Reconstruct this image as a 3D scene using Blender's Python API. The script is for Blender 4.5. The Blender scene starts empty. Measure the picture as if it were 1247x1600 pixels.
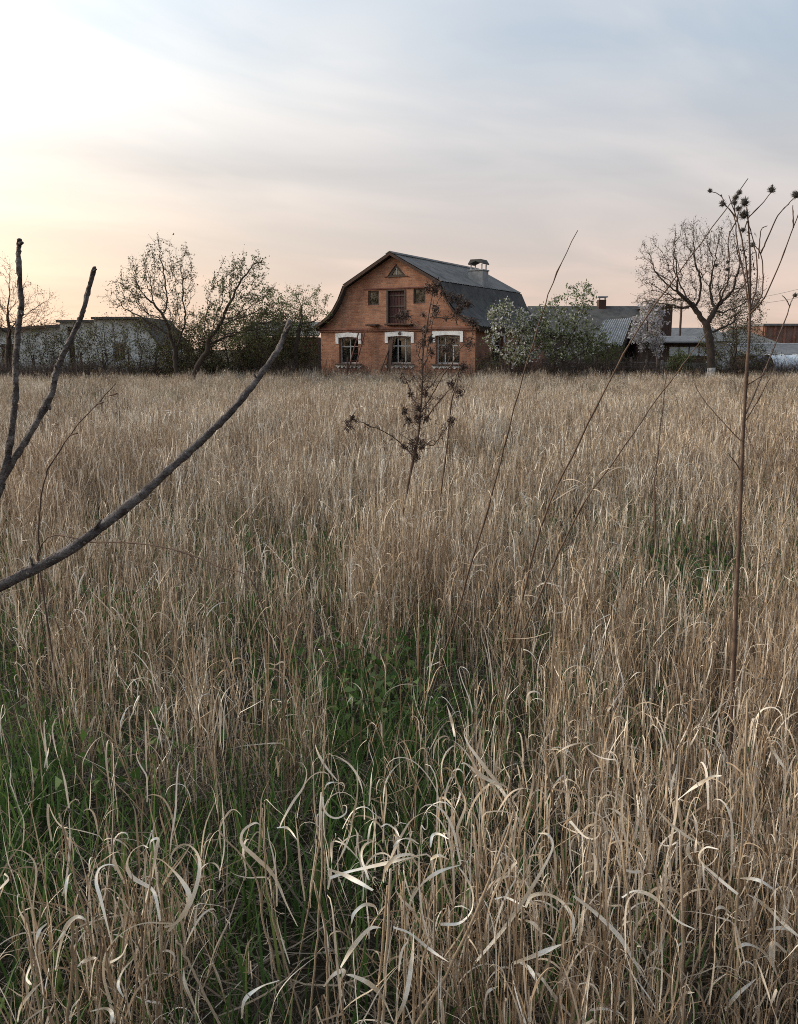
import bpy, bmesh, math, random
import numpy as np
from mathutils import Vector, Matrix

sc = bpy.context.scene
R = math.radians
# ---------------------------------------------------------------- camera
F = 1345.0                                     # focal length in photo pixels (1247 x 1600)
PITCH = math.atan(255 / F)
EYE = np.array([0.0, 0.0, 1.6])
cam_d = bpy.data.cameras.new('camera')
cam_d.sensor_fit = 'HORIZONTAL'; cam_d.sensor_width = 36; cam_d.lens = 36 * F / 1247
cam_d.clip_start = 0.05; cam_d.clip_end = 3000
cam = bpy.data.objects.new('camera', cam_d); sc.collection.objects.link(cam)
cam.location = EYE; cam.rotation_euler = (math.pi / 2 - PITCH, 0, 0)
sc.camera = cam
# ---------------------------------------------------------------- sky and sun
SUN_AZ, SUN_EL = R(-76), R(18)                 # azimuth clockwise from +Y (the view direction)
SUN = Vector((math.sin(SUN_AZ) * math.cos(SUN_EL), math.cos(SUN_AZ) * math.cos(SUN_EL), math.sin(SUN_EL)))
world = bpy.data.worlds.new('World'); sc.world = world; world.use_nodes = True


class NB:
    """small helper to write node trees"""
    def __init__(s, tree):
        s.t = tree; s.n = tree.nodes; s.l = tree.links

    def node(s, typ, **kw):
        nd = s.n.new(typ)
        for k, v in kw.items():
            if k.startswith('i_'):
                key = k[2:]
                s.put(nd.inputs[int(key)] if key.isdigit() else nd.inputs[key.replace('_', ' ')], v)
            else:
                setattr(nd, k, v)
        return nd

    def put(s, sock, v):
        if isinstance(v, bpy.types.NodeSocket):
            s.l.new(v, sock)
        else:
            if sock.type == 'RGBA' and len(v) == 3: v = (*v, 1)
            sock.default_value = v

    def math(s, op, a, b=0.0, c=None, clamp=False):
        nd = s.n.new('ShaderNodeMath'); nd.operation = op; nd.use_clamp = clamp
        s.put(nd.inputs[0], a); s.put(nd.inputs[1], b)
        if c is not None: s.put(nd.inputs[2], c)
        return nd.outputs[0]

    def vmath(s, op, a, b=(0, 0, 0)):
        nd = s.n.new('ShaderNodeVectorMath'); nd.operation = op
        s.put(nd.inputs[0], a); s.put(nd.inputs[1], b)
        return nd.outputs['Value'] if op in ('DOT_PRODUCT', 'LENGTH') else nd.outputs[0]

    def mix(s, fac, a, b, blend='MIX'):
        nd = s.n.new('ShaderNodeMix'); nd.data_type = 'RGBA'; nd.blend_type = blend
        s.put(nd.inputs['Factor'], fac); s.put(nd.inputs[6], a); s.put(nd.inputs[7], b)
        return nd.outputs[2]

    def ramp(s, fac, stops, interp='LINEAR'):
        nd = s.n.new('ShaderNodeValToRGB'); cr = nd.color_ramp; cr.interpolation = interp
        while len(cr.elements) < len(stops): cr.elements.new(0.5)
        for e, (p, c) in zip(cr.elements, stops):
            e.position = p; e.color = (*c, 1) if len(c) == 3 else c
        s.put(nd.inputs[0], fac)
        return nd.outputs[0]

    def noise(s, vec, scale, detail=4, rough=0.55, dist=0.0):
        nd = s.n.new('ShaderNodeTexNoise')
        if vec is not None: s.put(nd.inputs['Vector'], vec)
        nd.inputs['Scale'].default_value = scale; nd.inputs['Detail'].default_value = detail
        nd.inputs['Roughness'].default_value = rough; nd.inputs['Distortion'].default_value = dist
        return nd.outputs['Fac']

    def smooth(s, v, lo, hi):
        nd = s.n.new('ShaderNodeMapRange'); nd.interpolation_type = 'SMOOTHSTEP'
        s.put(nd.inputs['Value'], v); nd.inputs['From Min'].default_value = lo; nd.inputs['From Max'].default_value = hi
        return nd.outputs[0]


def build_world():
    t = world.node_tree; t.nodes.clear(); b = NB(t)
    sky = b.node('ShaderNodeTexSky', sky_type='NISHITA', sun_disc=False, sun_elevation=SUN_EL, sun_rotation=SUN_AZ,
                 altitude=150, air_density=1.0, dust_density=2.0, ozone_density=1.0)
    d = b.node('ShaderNodeTexCoord').outputs['Generated']
    sx = b.node('ShaderNodeSeparateXYZ', i_0=d)
    el = b.math('MAXIMUM', sx.outputs[2], 0.0)
    sd = b.math('MAXIMUM', b.vmath('DOT_PRODUCT', d, tuple(SUN)), 0.0)
    # flat cloud layer: the view direction meets a plane high above
    k = b.math('DIVIDE', 1.0, b.math('ADD', el, 0.10))
    px = b.math('MULTIPLY', sx.outputs[0], k); py = b.math('MULTIPLY', sx.outputs[1], k)
    comb = b.node('ShaderNodeCombineXYZ', i_0=b.math('ADD', b.math('MULTIPLY', px, 0.75), b.math('MULTIPLY', py, 0.42)),
                  i_1=b.math('SUBTRACT', b.math('MULTIPLY', py, 1.25), b.math('MULTIPLY', px, 0.9)), i_2=5.2).outputs[0]
    n1 = b.noise(comb, 0.8, 5, 0.5, 0.6)
    n2 = b.noise(b.vmath('ADD', comb, (7.3, 2.1, 0)), 0.42, 4, 0.5, 0.3)
    veil = b.smooth(b.math('ADD', b.math('MULTIPLY', n1, 0.6), b.math('MULTIPLY', n2, 0.55)), 0.46, 0.80)
    # thin cloud brightens towards the sun (forward scattering) and warms towards the horizon
    warm = b.ramp(el, [(0.0, (0.90, 0.66, 0.53)), (0.08, (0.86, 0.68, 0.585)), (0.17, (0.77, 0.72, 0.70)), (0.30, (0.76, 0.77, 0.79)), (0.5, (0.73, 0.78, 0.84)), (1.0, (0.60, 0.68, 0.78))])
    glow_w = b.math('POWER', sd, 2.7)
    glow_n = b.math('POWER', sd, 8.0)
    tint = b.ramp(el, [(0.0, (0.76, 0.43, 0.15)), (0.12, (0.92, 0.66, 0.34)), (0.26, (1.0, 0.92, 0.76)), (0.5, (1.0, 0.98, 0.92))])
    glow = b.math('ADD', b.math('MULTIPLY', glow_w, 2.3), b.math('MULTIPLY', glow_n, 2.4))
    cloud = b.mix(1.0, warm, b.mix(1.0, tint, glow, 'MULTIPLY'), 'ADD')
    # clear air between: the physical sky under a thin even haze
    base = b.mix(1.0, sky.outputs[0], (0.085, 0.085, 0.085), 'MULTIPLY')
    base = b.mix(0.8, base, b.ramp(el, [(0.0, (0.90, 0.66, 0.53)), (0.10, (0.77, 0.66, 0.605)), (0.19, (0.70, 0.685, 0.69)), (0.29, (0.55, 0.65, 0.76)), (0.42, (0.41, 0.57, 0.79)), (1.0, (0.24, 0.38, 0.62))]))
    base = b.mix(1.0, base, b.mix(1.0, tint, b.math('MULTIPLY', glow, 0.8), 'MULTIPLY'), 'ADD')
    # one long grey-mauve streak of lower cloud above the horizon
    sv = b.node('ShaderNodeCombineXYZ', i_0=b.math('MULTIPLY', sx.outputs[0], 1.3), i_1=b.math('MULTIPLY', sx.outputs[1], 1.3), i_2=b.math('MULTIPLY', el, 15.0)).outputs[0]
    streak = b.math('MULTIPLY', b.smooth(b.noise(sv, 1.05, 5, 0.5, 0.2), 0.40, 0.70),
                    b.math('MULTIPLY', b.smooth(el, 0.135, 0.175), b.math('SUBTRACT', 1.0, b.smooth(el, 0.18, 0.225))))
    col = b.mix(b.math('MULTIPLY', veil, 0.95), base, cloud)
    col = b.mix(b.math('MULTIPLY', streak, 0.5), col, b.mix(1.0, col, (0.76, 0.77, 0.80), 'MULTIPLY'))
    bg = b.node('ShaderNodeBackground', i_0=col, i_1=1.0)
    out = b.node('ShaderNodeOutputWorld'); b.l.new(bg.outputs[0], out.inputs[0])


build_world()
sun_d = bpy.data.lights.new('sun', 'SUN'); sun_d.energy = 2.2; sun_d.angle = R(12); sun_d.color = (1.0, 0.86, 0.70)
sun = bpy.data.objects.new('sun', sun_d); sc.collection.objects.link(sun)
sun.rotation_euler = SUN.to_track_quat('Z', 'Y').to_euler()
sc.view_settings.view_transform = 'Standard'; sc.view_settings.look = 'None'
sc.view_settings.gamma = 1.0; sc.view_settings.use_curve_mapping = False
sc.view_settings.exposure = 0.0
sc.cycles.use_denoising = False
sc.cycles.pixel_filter_type = 'BLACKMAN_HARRIS'; sc.cycles.filter_width = 1.0
sc.cycles.max_bounces = 6; sc.cycles.diffuse_bounces = 2; sc.cycles.transparent_max_bounces = 8
sc.cycles.caustics_reflective = False; sc.cycles.caustics_refractive = False


# ---------------------------------------------------------------- helpers
def ray(px, py):
    u = (px - 623.5) / F; v = (800 - py) / F
    return np.array([u, math.cos(PITCH) + v * math.sin(PITCH), -math.sin(PITCH) + v * math.cos(PITCH)])


def at(px, py, Y):                              # the point seen at a photo pixel, Y metres ahead
    r = ray(px, py); return EYE + r * (Y / r[1])


def ground_x(px, Y):
    return (px - 623.5) / F * Y / math.cos(PITCH) * 0.985


def mat(name, build, rough=0.85, spec=0.25):
    m = bpy.data.materials.new(name); m.use_nodes = True
    t = m.node_tree; t.nodes.clear(); b = NB(t)
    p = b.node('ShaderNodeBsdfPrincipled'); p.inputs['Roughness'].default_value = rough
    p.inputs['Specular IOR Level'].default_value = spec
    out = b.node('ShaderNodeOutputMaterial'); b.l.new(p.outputs[0], out.inputs[0])
    build(b, p, out)
    return m


def bump(b, p, h, strength=0.4, dist=0.02):
    nd = b.node('ShaderNodeBump', i_Strength=strength, i_Distance=dist)
    b.put(nd.inputs['Height'], h); b.l.new(nd.outputs[0], p.inputs['Normal'])


def mottled(name, c1, c2, scale=6.0, rough=0.85, bmp=0.3, detail=6, spec=0.25, dist=0.01, c3=None, stretch=None):
    def f(b, p, out):
        v = b.node('ShaderNodeTexCoord').outputs['Object']
        if stretch: v = b.vmath('MULTIPLY', v, stretch)
        n = b.noise(v, scale, detail, 0.62)
        stops = [(0.32, c1), (0.68, c2)] if c3 is None else [(0.28, c1), (0.5, c2), (0.74, c3)]
        b.put(p.inputs['Base Color'], b.ramp(n, stops))
        if bmp: bump(b, p, b.noise(v, scale * 5, 4, 0.6), bmp, dist)
    return mat(name, f, rough, spec)


def leafy(name, stops, trans=0.35, attr='tint', world_var=0.0, rough=0.7, wcol=(0.6, 0.5, 0.4)):
    """thin plant tissue: colour by a per-leaf attribute, light passes through"""
    def f(b, p, out):
        a = b.node('ShaderNodeAttribute', attribute_name=attr).outputs['Fac']
        c = b.ramp(a, stops)
        if world_var:
            pos = b.node('ShaderNodeNewGeometry').outputs['Position']
            n = b.smooth(b.noise(pos, 0.35, 3, 0.6), 0.35, 0.65)
            c = b.mix(b.math('MULTIPLY', n, world_var), c, wcol, 'MULTIPLY')
        b.put(p.inputs['Base Color'], c)
        tr = b.node('ShaderNodeBsdfTranslucent'); b.put(tr.inputs[0], c)
        mx = b.node('ShaderNodeMixShader', i_0=trans)
        b.l.new(p.outputs[0], mx.inputs[1]); b.l.new(tr.outputs[0], mx.inputs[2]); b.l.new(mx.outputs[0], out.inputs[0])
    return mat(name, f, rough, 0.3)


def tag(o, label=None, cat=None, group=None, kind=None):
    if label: o['label'] = label
    if cat: o['category'] = cat
    if group: o['group'] = group
    if kind: o['kind'] = kind
    return o


def empty(name, loc, rz=0.0):
    o = bpy.data.objects.new(name, None); sc.collection.objects.link(o)
    o.location = [float(c) for c in loc]; o.rotation_euler = (0, 0, rz); o.empty_display_size = 0.2
    return o


def link(name, me, material, parent=None, coll=None):
    o = bpy.data.objects.new(name, me)
    if material is not None and not me.materials: me.materials.append(material)
    (coll or sc.collection).objects.link(o)
    if parent is not None: o.parent = parent
    return o


def np_mesh(name, V, Fq, tint=None, smooth=False):
    """V (n,3) float, Fq (m,k) int, all faces with k corners"""
    V = np.ascontiguousarray(V, dtype=np.float32); Fq = np.ascontiguousarray(Fq, dtype=np.int32)
    me = bpy.data.meshes.new(name); m, k = Fq.shape
    me.vertices.add(len(V)); me.vertices.foreach_set('co', V.ravel())
    me.loops.add(m * k); me.loops.foreach_set('vertex_index', Fq.ravel())
    me.polygons.add(m); me.polygons.foreach_set('loop_start', np.arange(0, m * k, k, dtype=np.int32))
    if tint is not None:
        at_ = me.attributes.new('tint', 'FLOAT', 'POINT'); at_.data.foreach_set('value', np.ascontiguousarray(tint, dtype=np.float32))
    if smooth: me.polygons.foreach_set('use_smooth', np.ones(m, dtype=bool))
    me.update(calc_edges=True); me.validate()
    return me


class Geo:
    """collects quads (triangles as quads with a doubled corner are avoided: two lists)"""
    def __init__(s): s.V = []; s.Q = []; s.T = []; s.n = 0

    def add(s, V, Fq, tint=0.5):
        V = np.asarray(V, float).reshape(-1, 3); Fq = np.asarray(Fq, int)
        s.V.append(V); s.Q.append(Fq + s.n); s.n += len(V)
        s.T.append(np.full(len(V), tint) if np.isscalar(tint) else np.asarray(tint, float))

    def mesh(s, name, smooth=False):
        return np_mesh(name, np.concatenate(s.V), np.concatenate(s.Q), np.concatenate(s.T), smooth)


def ribbons(rng, base, az, lean, length, width, curl, segs, power=1.6, drift=0.0, tw0=0.0, tw1=0.0, tip=0.12, root=0.55, peak=0.35, kink=0.0):
    """n grass blades as curved, twisting strips; every argument is per blade"""
    n = len(base); s = np.linspace(0, 1, segs + 1)[None, :]
    A = lambda x: np.broadcast_to(np.asarray(x, float), (n,))[:, None]
    th = A(lean) + A(curl) * s ** A(power)
    ph = A(az) + A(drift) * s
    if kink:
        at_k = rng.uniform(.2, .95, n)[:, None]; amt = (rng.random(n) < kink)[:, None] * rng.normal(0, 1.2, n)[:, None]
        th = th + amt * (s > at_k) + np.cumsum(rng.normal(0, .07, (n, segs + 1)), 1); ph = ph + np.cumsum(rng.normal(0, .10, (n, segs + 1)), 1)
    d = np.stack([np.sin(th) * np.cos(ph), np.sin(th) * np.sin(ph), np.cos(th)], -1)
    mid = 0.5 * (d[:, 1:] + d[:, :-1]) * (A(length) / segs)[..., None]
    P = np.concatenate([np.zeros((n, 1, 3)), np.cumsum(mid, 1)], 1) + np.asarray(base)[:, None, :]
    side = np.stack([-np.sin(ph), np.cos(ph), np.zeros_like(ph)], -1)
    nor = np.cross(d, side); tw = A(tw0) + A(tw1) * s
    w = side * np.cos(tw)[..., None] + nor * np.sin(tw)[..., None]
    prof = np.where(s < peak, root + (1 - root) * (s / peak), 1 - (1 - tip) * ((s - peak) / (1 - peak)) ** 1.5)
    w = w * (A(width) * 0.5 * prof)[..., None]
    V = np.stack([P - w, P + w], 2).reshape(-1, 3)
    i = np.arange(segs); q = np.stack([2 * i, 2 * i + 1, 2 * i + 3, 2 * i + 2], -1)
    Fq = (q[None] + (np.arange(n) * (segs + 1) * 2)[:, None, None]).reshape(-1, 4)
    return V, Fq, P, d


def tube(pts, rad, sides=6, cap=True):
    """one tapering tube along a polyline"""
    P = np.asarray(pts, float); n = len(P); rad = np.broadcast_to(np.asarray(rad, float), (n,))
    T = np.gradient(P, axis=0); T /= np.linalg.norm(T, axis=1)[:, None] + 1e-12
    ref = np.array([0.31, 0.17, 0.93]) if abs(T[0][2]) < 0.9 else np.array([0.93, 0.31, 0.17])
    X = np.empty_like(P); x = np.cross(T[0], ref); x /= np.linalg.norm(x)
    for k in range(n):
        x = x - T[k] * (x @ T[k]); x /= np.linalg.norm(x) + 1e-12; X[k] = x
    Yv = np.cross(T, X); a = np.arange(sides) * 2 * math.pi / sides
    V = P[:, None] + rad[:, None, None] * (np.cos(a)[None, :, None] * X[:, None] + np.sin(a)[None, :, None] * Yv[:, None])
    i, j = np.meshgrid(np.arange(n - 1), np.arange(sides), indexing='ij'); j2 = (j + 1) % sides
    Fq = np.stack([i * sides + j, i * sides + j2, (i + 1) * sides + j2, (i + 1) * sides + j], -1).reshape(-1, 4)
    V = V.reshape(-1, 3)
    if cap and sides >= 4:
        V = np.concatenate([V, P[-1:] + T[-1] * rad[-1] * 0.35]); c = len(V) - 1; o = (n - 1) * sides
        Fq = np.concatenate([Fq, np.array([[o + k, o + (k + 1) % sides, c, c] for k in range(0, sides)])]) if False else Fq
        caps = [[o + k, o + (k + 1) % sides, o + (k + 2) % sides, c] for k in range(0, sides - 1, 2)]
        Fq = np.concatenate([Fq, np.array(caps)])
    return V, Fq


def spline(pts, n):
    """smooth curve through points (Catmull-Rom)"""
    P = np.asarray(pts, float); m = len(P)
    Pe = np.concatenate([2 * P[:1] - P[1:2], P, 2 * P[-1:] - P[-2:-1]])
    t = np.linspace(0, m - 1 - 1e-9, n); k = t.astype(int); f = (t - k)[:, None]
    p0, p1, p2, p3 = Pe[k], Pe[k + 1], Pe[k + 2], Pe[k + 3]
    return 0.5 * (2 * p1 + (p2 - p0) * f + (2 * p0 - 5 * p1 + 4 * p2 - p3) * f ** 2 + (3 * p1 - p0 - 3 * p2 + p3) * f ** 3)


def box(bm, x0, x1, y0, y1, z0, z1, M=None):
    vs = [Vector((x, y, z)) for z in (z0, z1) for y in (y0, y1) for x in (x0, x1)]
    if M is not None: vs = [M @ v for v in vs]
    v = [bm.verts.new(c) for c in vs]
    for f in ((0, 2, 3, 1), (4, 5, 7, 6), (0, 1, 5, 4), (2, 6, 7, 3), (0, 4, 6, 2), (1, 3, 7, 5)):
        bm.faces.new([v[i] for i in f])


def done(bm, name, material, parent=None, bevel=0.0, smooth=False):
    if bevel:
        bmesh.ops.bevel(bm, geom=list(bm.edges), offset=bevel, segments=1, affect='EDGES')
    bmesh.ops.recalc_face_normals(bm, faces=bm.faces)
    me = bpy.data.meshes.new(name); bm.to_mesh(me); bm.free()
    if smooth:
        for p in me.polygons: p.use_smooth = True
    return link(name, me, material, parent)


def boxes(name, lst, material, parent=None, bevel=0.0):
    bm = bmesh.new()
    for b_ in lst: box(bm, *b_)
    return done(bm, name, material, parent, bevel)


def prism(name, poly, y0, y1, material, parent=None, holes=(), axis='y'):
    """polygon in (x,z) pushed from y0 to y1, with real openings"""
    bm = bmesh.new()
    def loop(pts, y): return [bm.verts.new((x, y, z) if axis == 'y' else (y, x, z)) for x, z in pts]
    loops = [poly] + list(holes); fr = [loop(p, y0) for p in loops]; bk = [loop(p, y1) for p in loops]
    for side in (fr, bk):
        ed = []
        for L in side:
            for a, c in zip(L, L[1:] + L[:1]): ed.append(bm.edges.new((a, c)))
        bmesh.ops.triangle_fill(bm, use_beauty=True, use_dissolve=False, edges=ed)
    for A, B in zip(fr, bk):
        for k in range(len(A)):
            k2 = (k + 1) % len(A); bm.faces.new((A[k], A[k2], B[k2], B[k]))
    return done(bm, name, material, parent)


def rect(x0, x1, z0, z1): return [(x0, z0), (x1, z0), (x1, z1), (x0, z1)]


# ---------------------------------------------------------------- materials
def brick_mat(name, a, b2, mortar):
    def f(b, p, out):
        v = b.node('ShaderNodeTexCoord').outputs['Object']
        s = b.node('ShaderNodeSeparateXYZ', i_0=v)
        uv = b.node('ShaderNodeCombineXYZ', i_0=b.math('ADD', s.outputs[0], s.outputs[1]), i_1=s.outputs[2]).outputs[0]
        br = b.node('ShaderNodeTexBrick', i_Vector=uv, i_Color1=a, i_Color2=b2, i_Mortar=mortar, i_Scale=1.0, i_Mortar_Size=0.008)
        br.inputs['Brick Width'].default_value = 0.26; br.inputs['Row Height'].default_value = 0.077
        n = b.noise(v, 0.9, 7, 0.65)
        st = b.noise(b.vmath('MULTIPLY', v, (2.2, 2.2, 0.5)), 1.4, 5, 0.6)
        c = b.mix(b.smooth(n, 0.38, 0.70), br.outputs[0], (0.58, 0.50, 0.47), 'MULTIPLY')
        c = b.mix(b.math('MULTIPLY', b.smooth(st, 0.47, 0.72), 0.65), c, (0.20, 0.125, 0.09))
        c = b.mix(b.math('MULTIPLY', b.smooth(b.noise(v, 2.4, 5, 0.6), 0.56, 0.75), 0.4), c, (0.55, 0.30, 0.18))
        b.put(p.inputs['Base Color'], c)
        bump(b, p, b.math('ADD', b.math('MULTIPLY', br.outputs['Fac'], -1.0), b.noise(v, 40, 3)), 0.5, 0.006)
    return mat(name, f, 0.9, 0.2)


M = {}
M['brick'] = brick_mat('orange_brick', (0.42, 0.205, 0.120), (0.28, 0.125, 0.078), (0.30, 0.215, 0.165))
M['brick_red'] = brick_mat('red_brick', (0.30, 0.135, 0.09), (0.25, 0.11, 0.08), (0.22, 0.15, 0.12))
M['barnbrick'] = brick_mat('barn_brick', (0.24, 0.135, 0.105), (0.20, 0.115, 0.09), (0.24, 0.18, 0.155))
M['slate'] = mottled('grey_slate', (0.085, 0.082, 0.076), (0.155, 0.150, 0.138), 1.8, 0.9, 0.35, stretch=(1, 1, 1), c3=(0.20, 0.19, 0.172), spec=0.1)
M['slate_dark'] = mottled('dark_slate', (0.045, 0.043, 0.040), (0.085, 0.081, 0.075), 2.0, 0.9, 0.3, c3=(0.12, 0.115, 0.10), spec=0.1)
M['asbestos'] = mottled('pale_corrugated_sheet', (0.10, 0.10, 0.10), (0.19, 0.19, 0.185), 3.0, 0.85, 0.2)
M['sheet'] = mottled('light_corrugated_sheet', (0.24, 0.235, 0.225), (0.40, 0.39, 0.37), 3.0, 0.9, 0.2, spec=0.1)
M['board'] = mottled('dark_weathered_board', (0.045, 0.026, 0.020), (0.085, 0.055, 0.042), 7, 0.9, 0.4, stretch=(6, 6, 0.7))
M['plank'] = mottled('weathered_plank', (0.085, 0.065, 0.052), (0.17, 0.135, 0.11), 5, 0.9, 0.4, stretch=(8, 8, 0.6))
M['redboard'] = mottled('brown_painted_board', (0.10, 0.035, 0.03), (0.16, 0.065, 0.052), 5, 0.8, 0.3, stretch=(5, 5, 0.7))
M['limewash'] = mottled('white_limewash', (0.40, 0.38, 0.36), (0.70, 0.70, 0.69), 4, 0.9, 0.25, c3=(0.78, 0.78, 0.77))
M['trunk_lime'] = mottled('worn_trunk_limewash', (0.12, 0.11, 0.10), (0.36, 0.35, 0.33), 7, 0.95, 0.4, c3=(0.50, 0.49, 0.47))
M['frame'] = mottled('old_window_paint', (0.30, 0.30, 0.28), (0.46, 0.45, 0.43), 14, 0.8, 0.2)
M['frame_dark'] = mottled('dark_frame_paint', (0.06, 0.045, 0.035), (0.11, 0.085, 0.07), 14, 0.8, 0.2)
M['doorwood'] = mottled('attic_door_wood', (0.055, 0.026, 0.024), (0.105, 0.052, 0.046), 4, 0.85, 0.3, stretch=(6, 6, 0.5))
M['render'] = mottled('pale_grey_render', (0.24, 0.245, 0.23), (0.50, 0.51, 0.49), 1.1, 0.92, 0.2, c3=(0.66, 0.67, 0.65))
M['concrete'] = mottled('grey_concrete', (0.20, 0.20, 0.20), (0.33, 0.33, 0.32), 3, 0.92, 0.3)
M['curtain'] = mottled('pale_curtain', (0.34, 0.34, 0.33), (0.52, 0.52, 0.50), 4, 0.95, 0.0)
M['plastic'] = mottled('white_polythene', (0.30, 0.33, 0.35), (0.48, 0.52, 0.54), 3, 0.35, 0.3, spec=0.5, c3=(0.62, 0.66, 0.68))
M['tarp'] = mottled('dark_blue_tarpaulin', (0.012, 0.015, 0.032), (0.028, 0.032, 0.06), 4, 0.5, 0.4, spec=0.4)
M['metal'] = mottled('grey_galvanised', (0.25, 0.26, 0.27), (0.42, 0.43, 0.44), 8, 0.5, 0.1, spec=0.5)
M['inner'] = mottled('dim_plaster', (0.10, 0.09, 0.08), (0.16, 0.15, 0.14), 2, 0.95, 0.0)
M['bark'] = mottled('dark_bark', (0.030, 0.023, 0.018), (0.075, 0.058, 0.046), 9, 0.95, 0.6, stretch=(3, 3, 0.8))
M['twig'] = mottled('brown_twig', (0.040, 0.028, 0.021), (0.085, 0.060, 0.045), 6, 0.9, 0.0)
M['twig_warm'] = mottled('warm_brown_twig', (0.10, 0.055, 0.035), (0.17, 0.10, 0.065), 6, 0.9, 0.0)


def branch_bark(b, p, out):
    v = b.node('ShaderNodeTexCoord').outputs['Object']
    n = b.noise(b.vmath('MULTIPLY', v, (1, 1, 1)), 38, 6, 0.65)
    c = b.ramp(n, [(0.3, (0.035, 0.027, 0.024)), (0.52, (0.095, 0.077, 0.068)), (0.75, (0.25, 0.22, 0.20))])
    sp = b.smooth(b.noise(v, 210, 2, 0.5), 0.64, 0.72)
    c = b.mix(b.math('MULTIPLY', sp, 0.6), c, (0.36, 0.32, 0.28))
    b.put(p.inputs['Base Color'], c); bump(b, p, b.math('ADD', n, b.noise(v, 160, 3)), 0.9, 0.008)


M['branch'] = mat('bare_branch_bark', branch_bark, 0.75, 0.3)
M['cutwood'] = mottled('cut_branch_end', (0.05, 0.035, 0.028), (0.12, 0.09, 0.07), 60, 0.9, 0.3)
STRAW = [(0.0, (0.12, 0.085, 0.06)), (0.25, (0.25, 0.178, 0.114)), (0.55, (0.44, 0.335, 0.226)), (0.8, (0.62, 0.53, 0.40)), (1.0, (0.86, 0.81, 0.70))]
M['straw'] = leafy('dry_straw', STRAW, 0.16, world_var=0.55, wcol=(0.72, 0.61, 0.52), rough=0.5)
M['straw_hero'] = leafy('bleached_dry_leaf', STRAW, 0.18, rough=0.5)
M['green'] = leafy('fresh_green_grass', [(0.0, (0.028, 0.058, 0.015)), (0.5, (0.065, 0.125, 0.030)), (0.8, (0.10, 0.168, 0.046)), (1.0, (0.15, 0.17, 0.06))], 0.38)
M['thatch'] = leafy('flattened_thatch', [(0.0, (0.045, 0.032, 0.022)), (0.6, (0.13, 0.098, 0.068)), (1.0, (0.30, 0.25, 0.19))], 0.15)
M['bud'] = leafy('young_leaf', [(0.0, (0.07, 0.085, 0.03)), (0.6, (0.125, 0.15, 0.055)), (1.0, (0.21, 0.24, 0.10))], 0.40)
M['bud_brown'] = leafy('brownish_bud', [(0.0, (0.045, 0.032, 0.02)), (0.6, (0.085, 0.065, 0.035)), (1.0, (0.14, 0.12, 0.055))], 0.3)
M['leaf_grey'] = leafy('grey_green_leaf', [(0.0, (0.11, 0.13, 0.055)), (0.5, (0.21, 0.245, 0.12)), (1.0, (0.40, 0.42, 0.28))], 0.40)
M['blossom'] = leafy('white_blossom', [(0.0, (0.42, 0.40, 0.38)), (1.0, (0.78, 0.76, 0.74))], 0.35)
M['blossom_pink'] = leafy('pale_pink_blossom', [(0.0, (0.40, 0.37, 0.37)), (1.0, (0.74, 0.69, 0.69))], 0.35)
M['weed'] = mottled('dead_weed_stem', (0.060, 0.038, 0.028), (0.14, 0.092, 0.066), 20, 0.9, 0.2, stretch=(1, 1, 1))
M['weed_head'] = leafy('withered_flower_head', [(0.0, (0.030, 0.020, 0.016)), (0.6, (0.070, 0.045, 0.036)), (1.0, (0.17, 0.115, 0.085))], 0.12)
M['bur'] = leafy('grey_brown_bur', [(0.0, (0.030, 0.026, 0.022)), (0.6, (0.075, 0.064, 0.054)), (1.0, (0.19, 0.165, 0.14))], 0.1)
M['stalk'] = mottled('dry_stalk', (0.075, 0.048, 0.033), (0.17, 0.115, 0.078), 14, 0.8, 0.2)
M['brush'] = leafy('dead_brush', [(0.0, (0.030, 0.022, 0.018)), (0.5, (0.075, 0.052, 0.042)), (1.0, (0.17, 0.125, 0.095))], 0.15)


def glass(b, p, out):
    tr = b.node('ShaderNodeBsdfTransparent', i_0=(0.62, 0.66, 0.66)); gl = b.node('ShaderNodeBsdfGlossy', i_0=(0.9, 0.9, 0.9), i_Roughness=0.06)
    n = b.noise(b.node('ShaderNodeTexCoord').outputs['Object'], 3, 3)
    fr = b.node('ShaderNodeFresnel', i_IOR=1.5)
    mx = b.node('ShaderNodeMixShader', i_0=b.math('ADD', fr.outputs[0], b.math('MULTIPLY', n, 0.05)))
    b.l.new(tr.outputs[0], mx.inputs[1]); b.l.new(gl.outputs[0], mx.inputs[2]); b.l.new(mx.outputs[0], out.inputs[0])


M['glass'] = mat('old_window_glass', glass)


def soil(b, p, out):
    v = b.node('ShaderNodeTexCoord').outputs['Object']
    n = b.noise(v, 3.0, 8, 0.65)
    b.put(p.inputs['Base Color'], b.ramp(n, [(0.3, (0.022, 0.018, 0.012)), (0.55, (0.055, 0.045, 0.028)), (0.75, (0.085, 0.075, 0.042))]))
    bump(b, p, b.noise(v, 30, 5), 0.8, 0.03)


M['soil'] = mat('thatchy_soil', soil, 0.95, 0.1)

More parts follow.
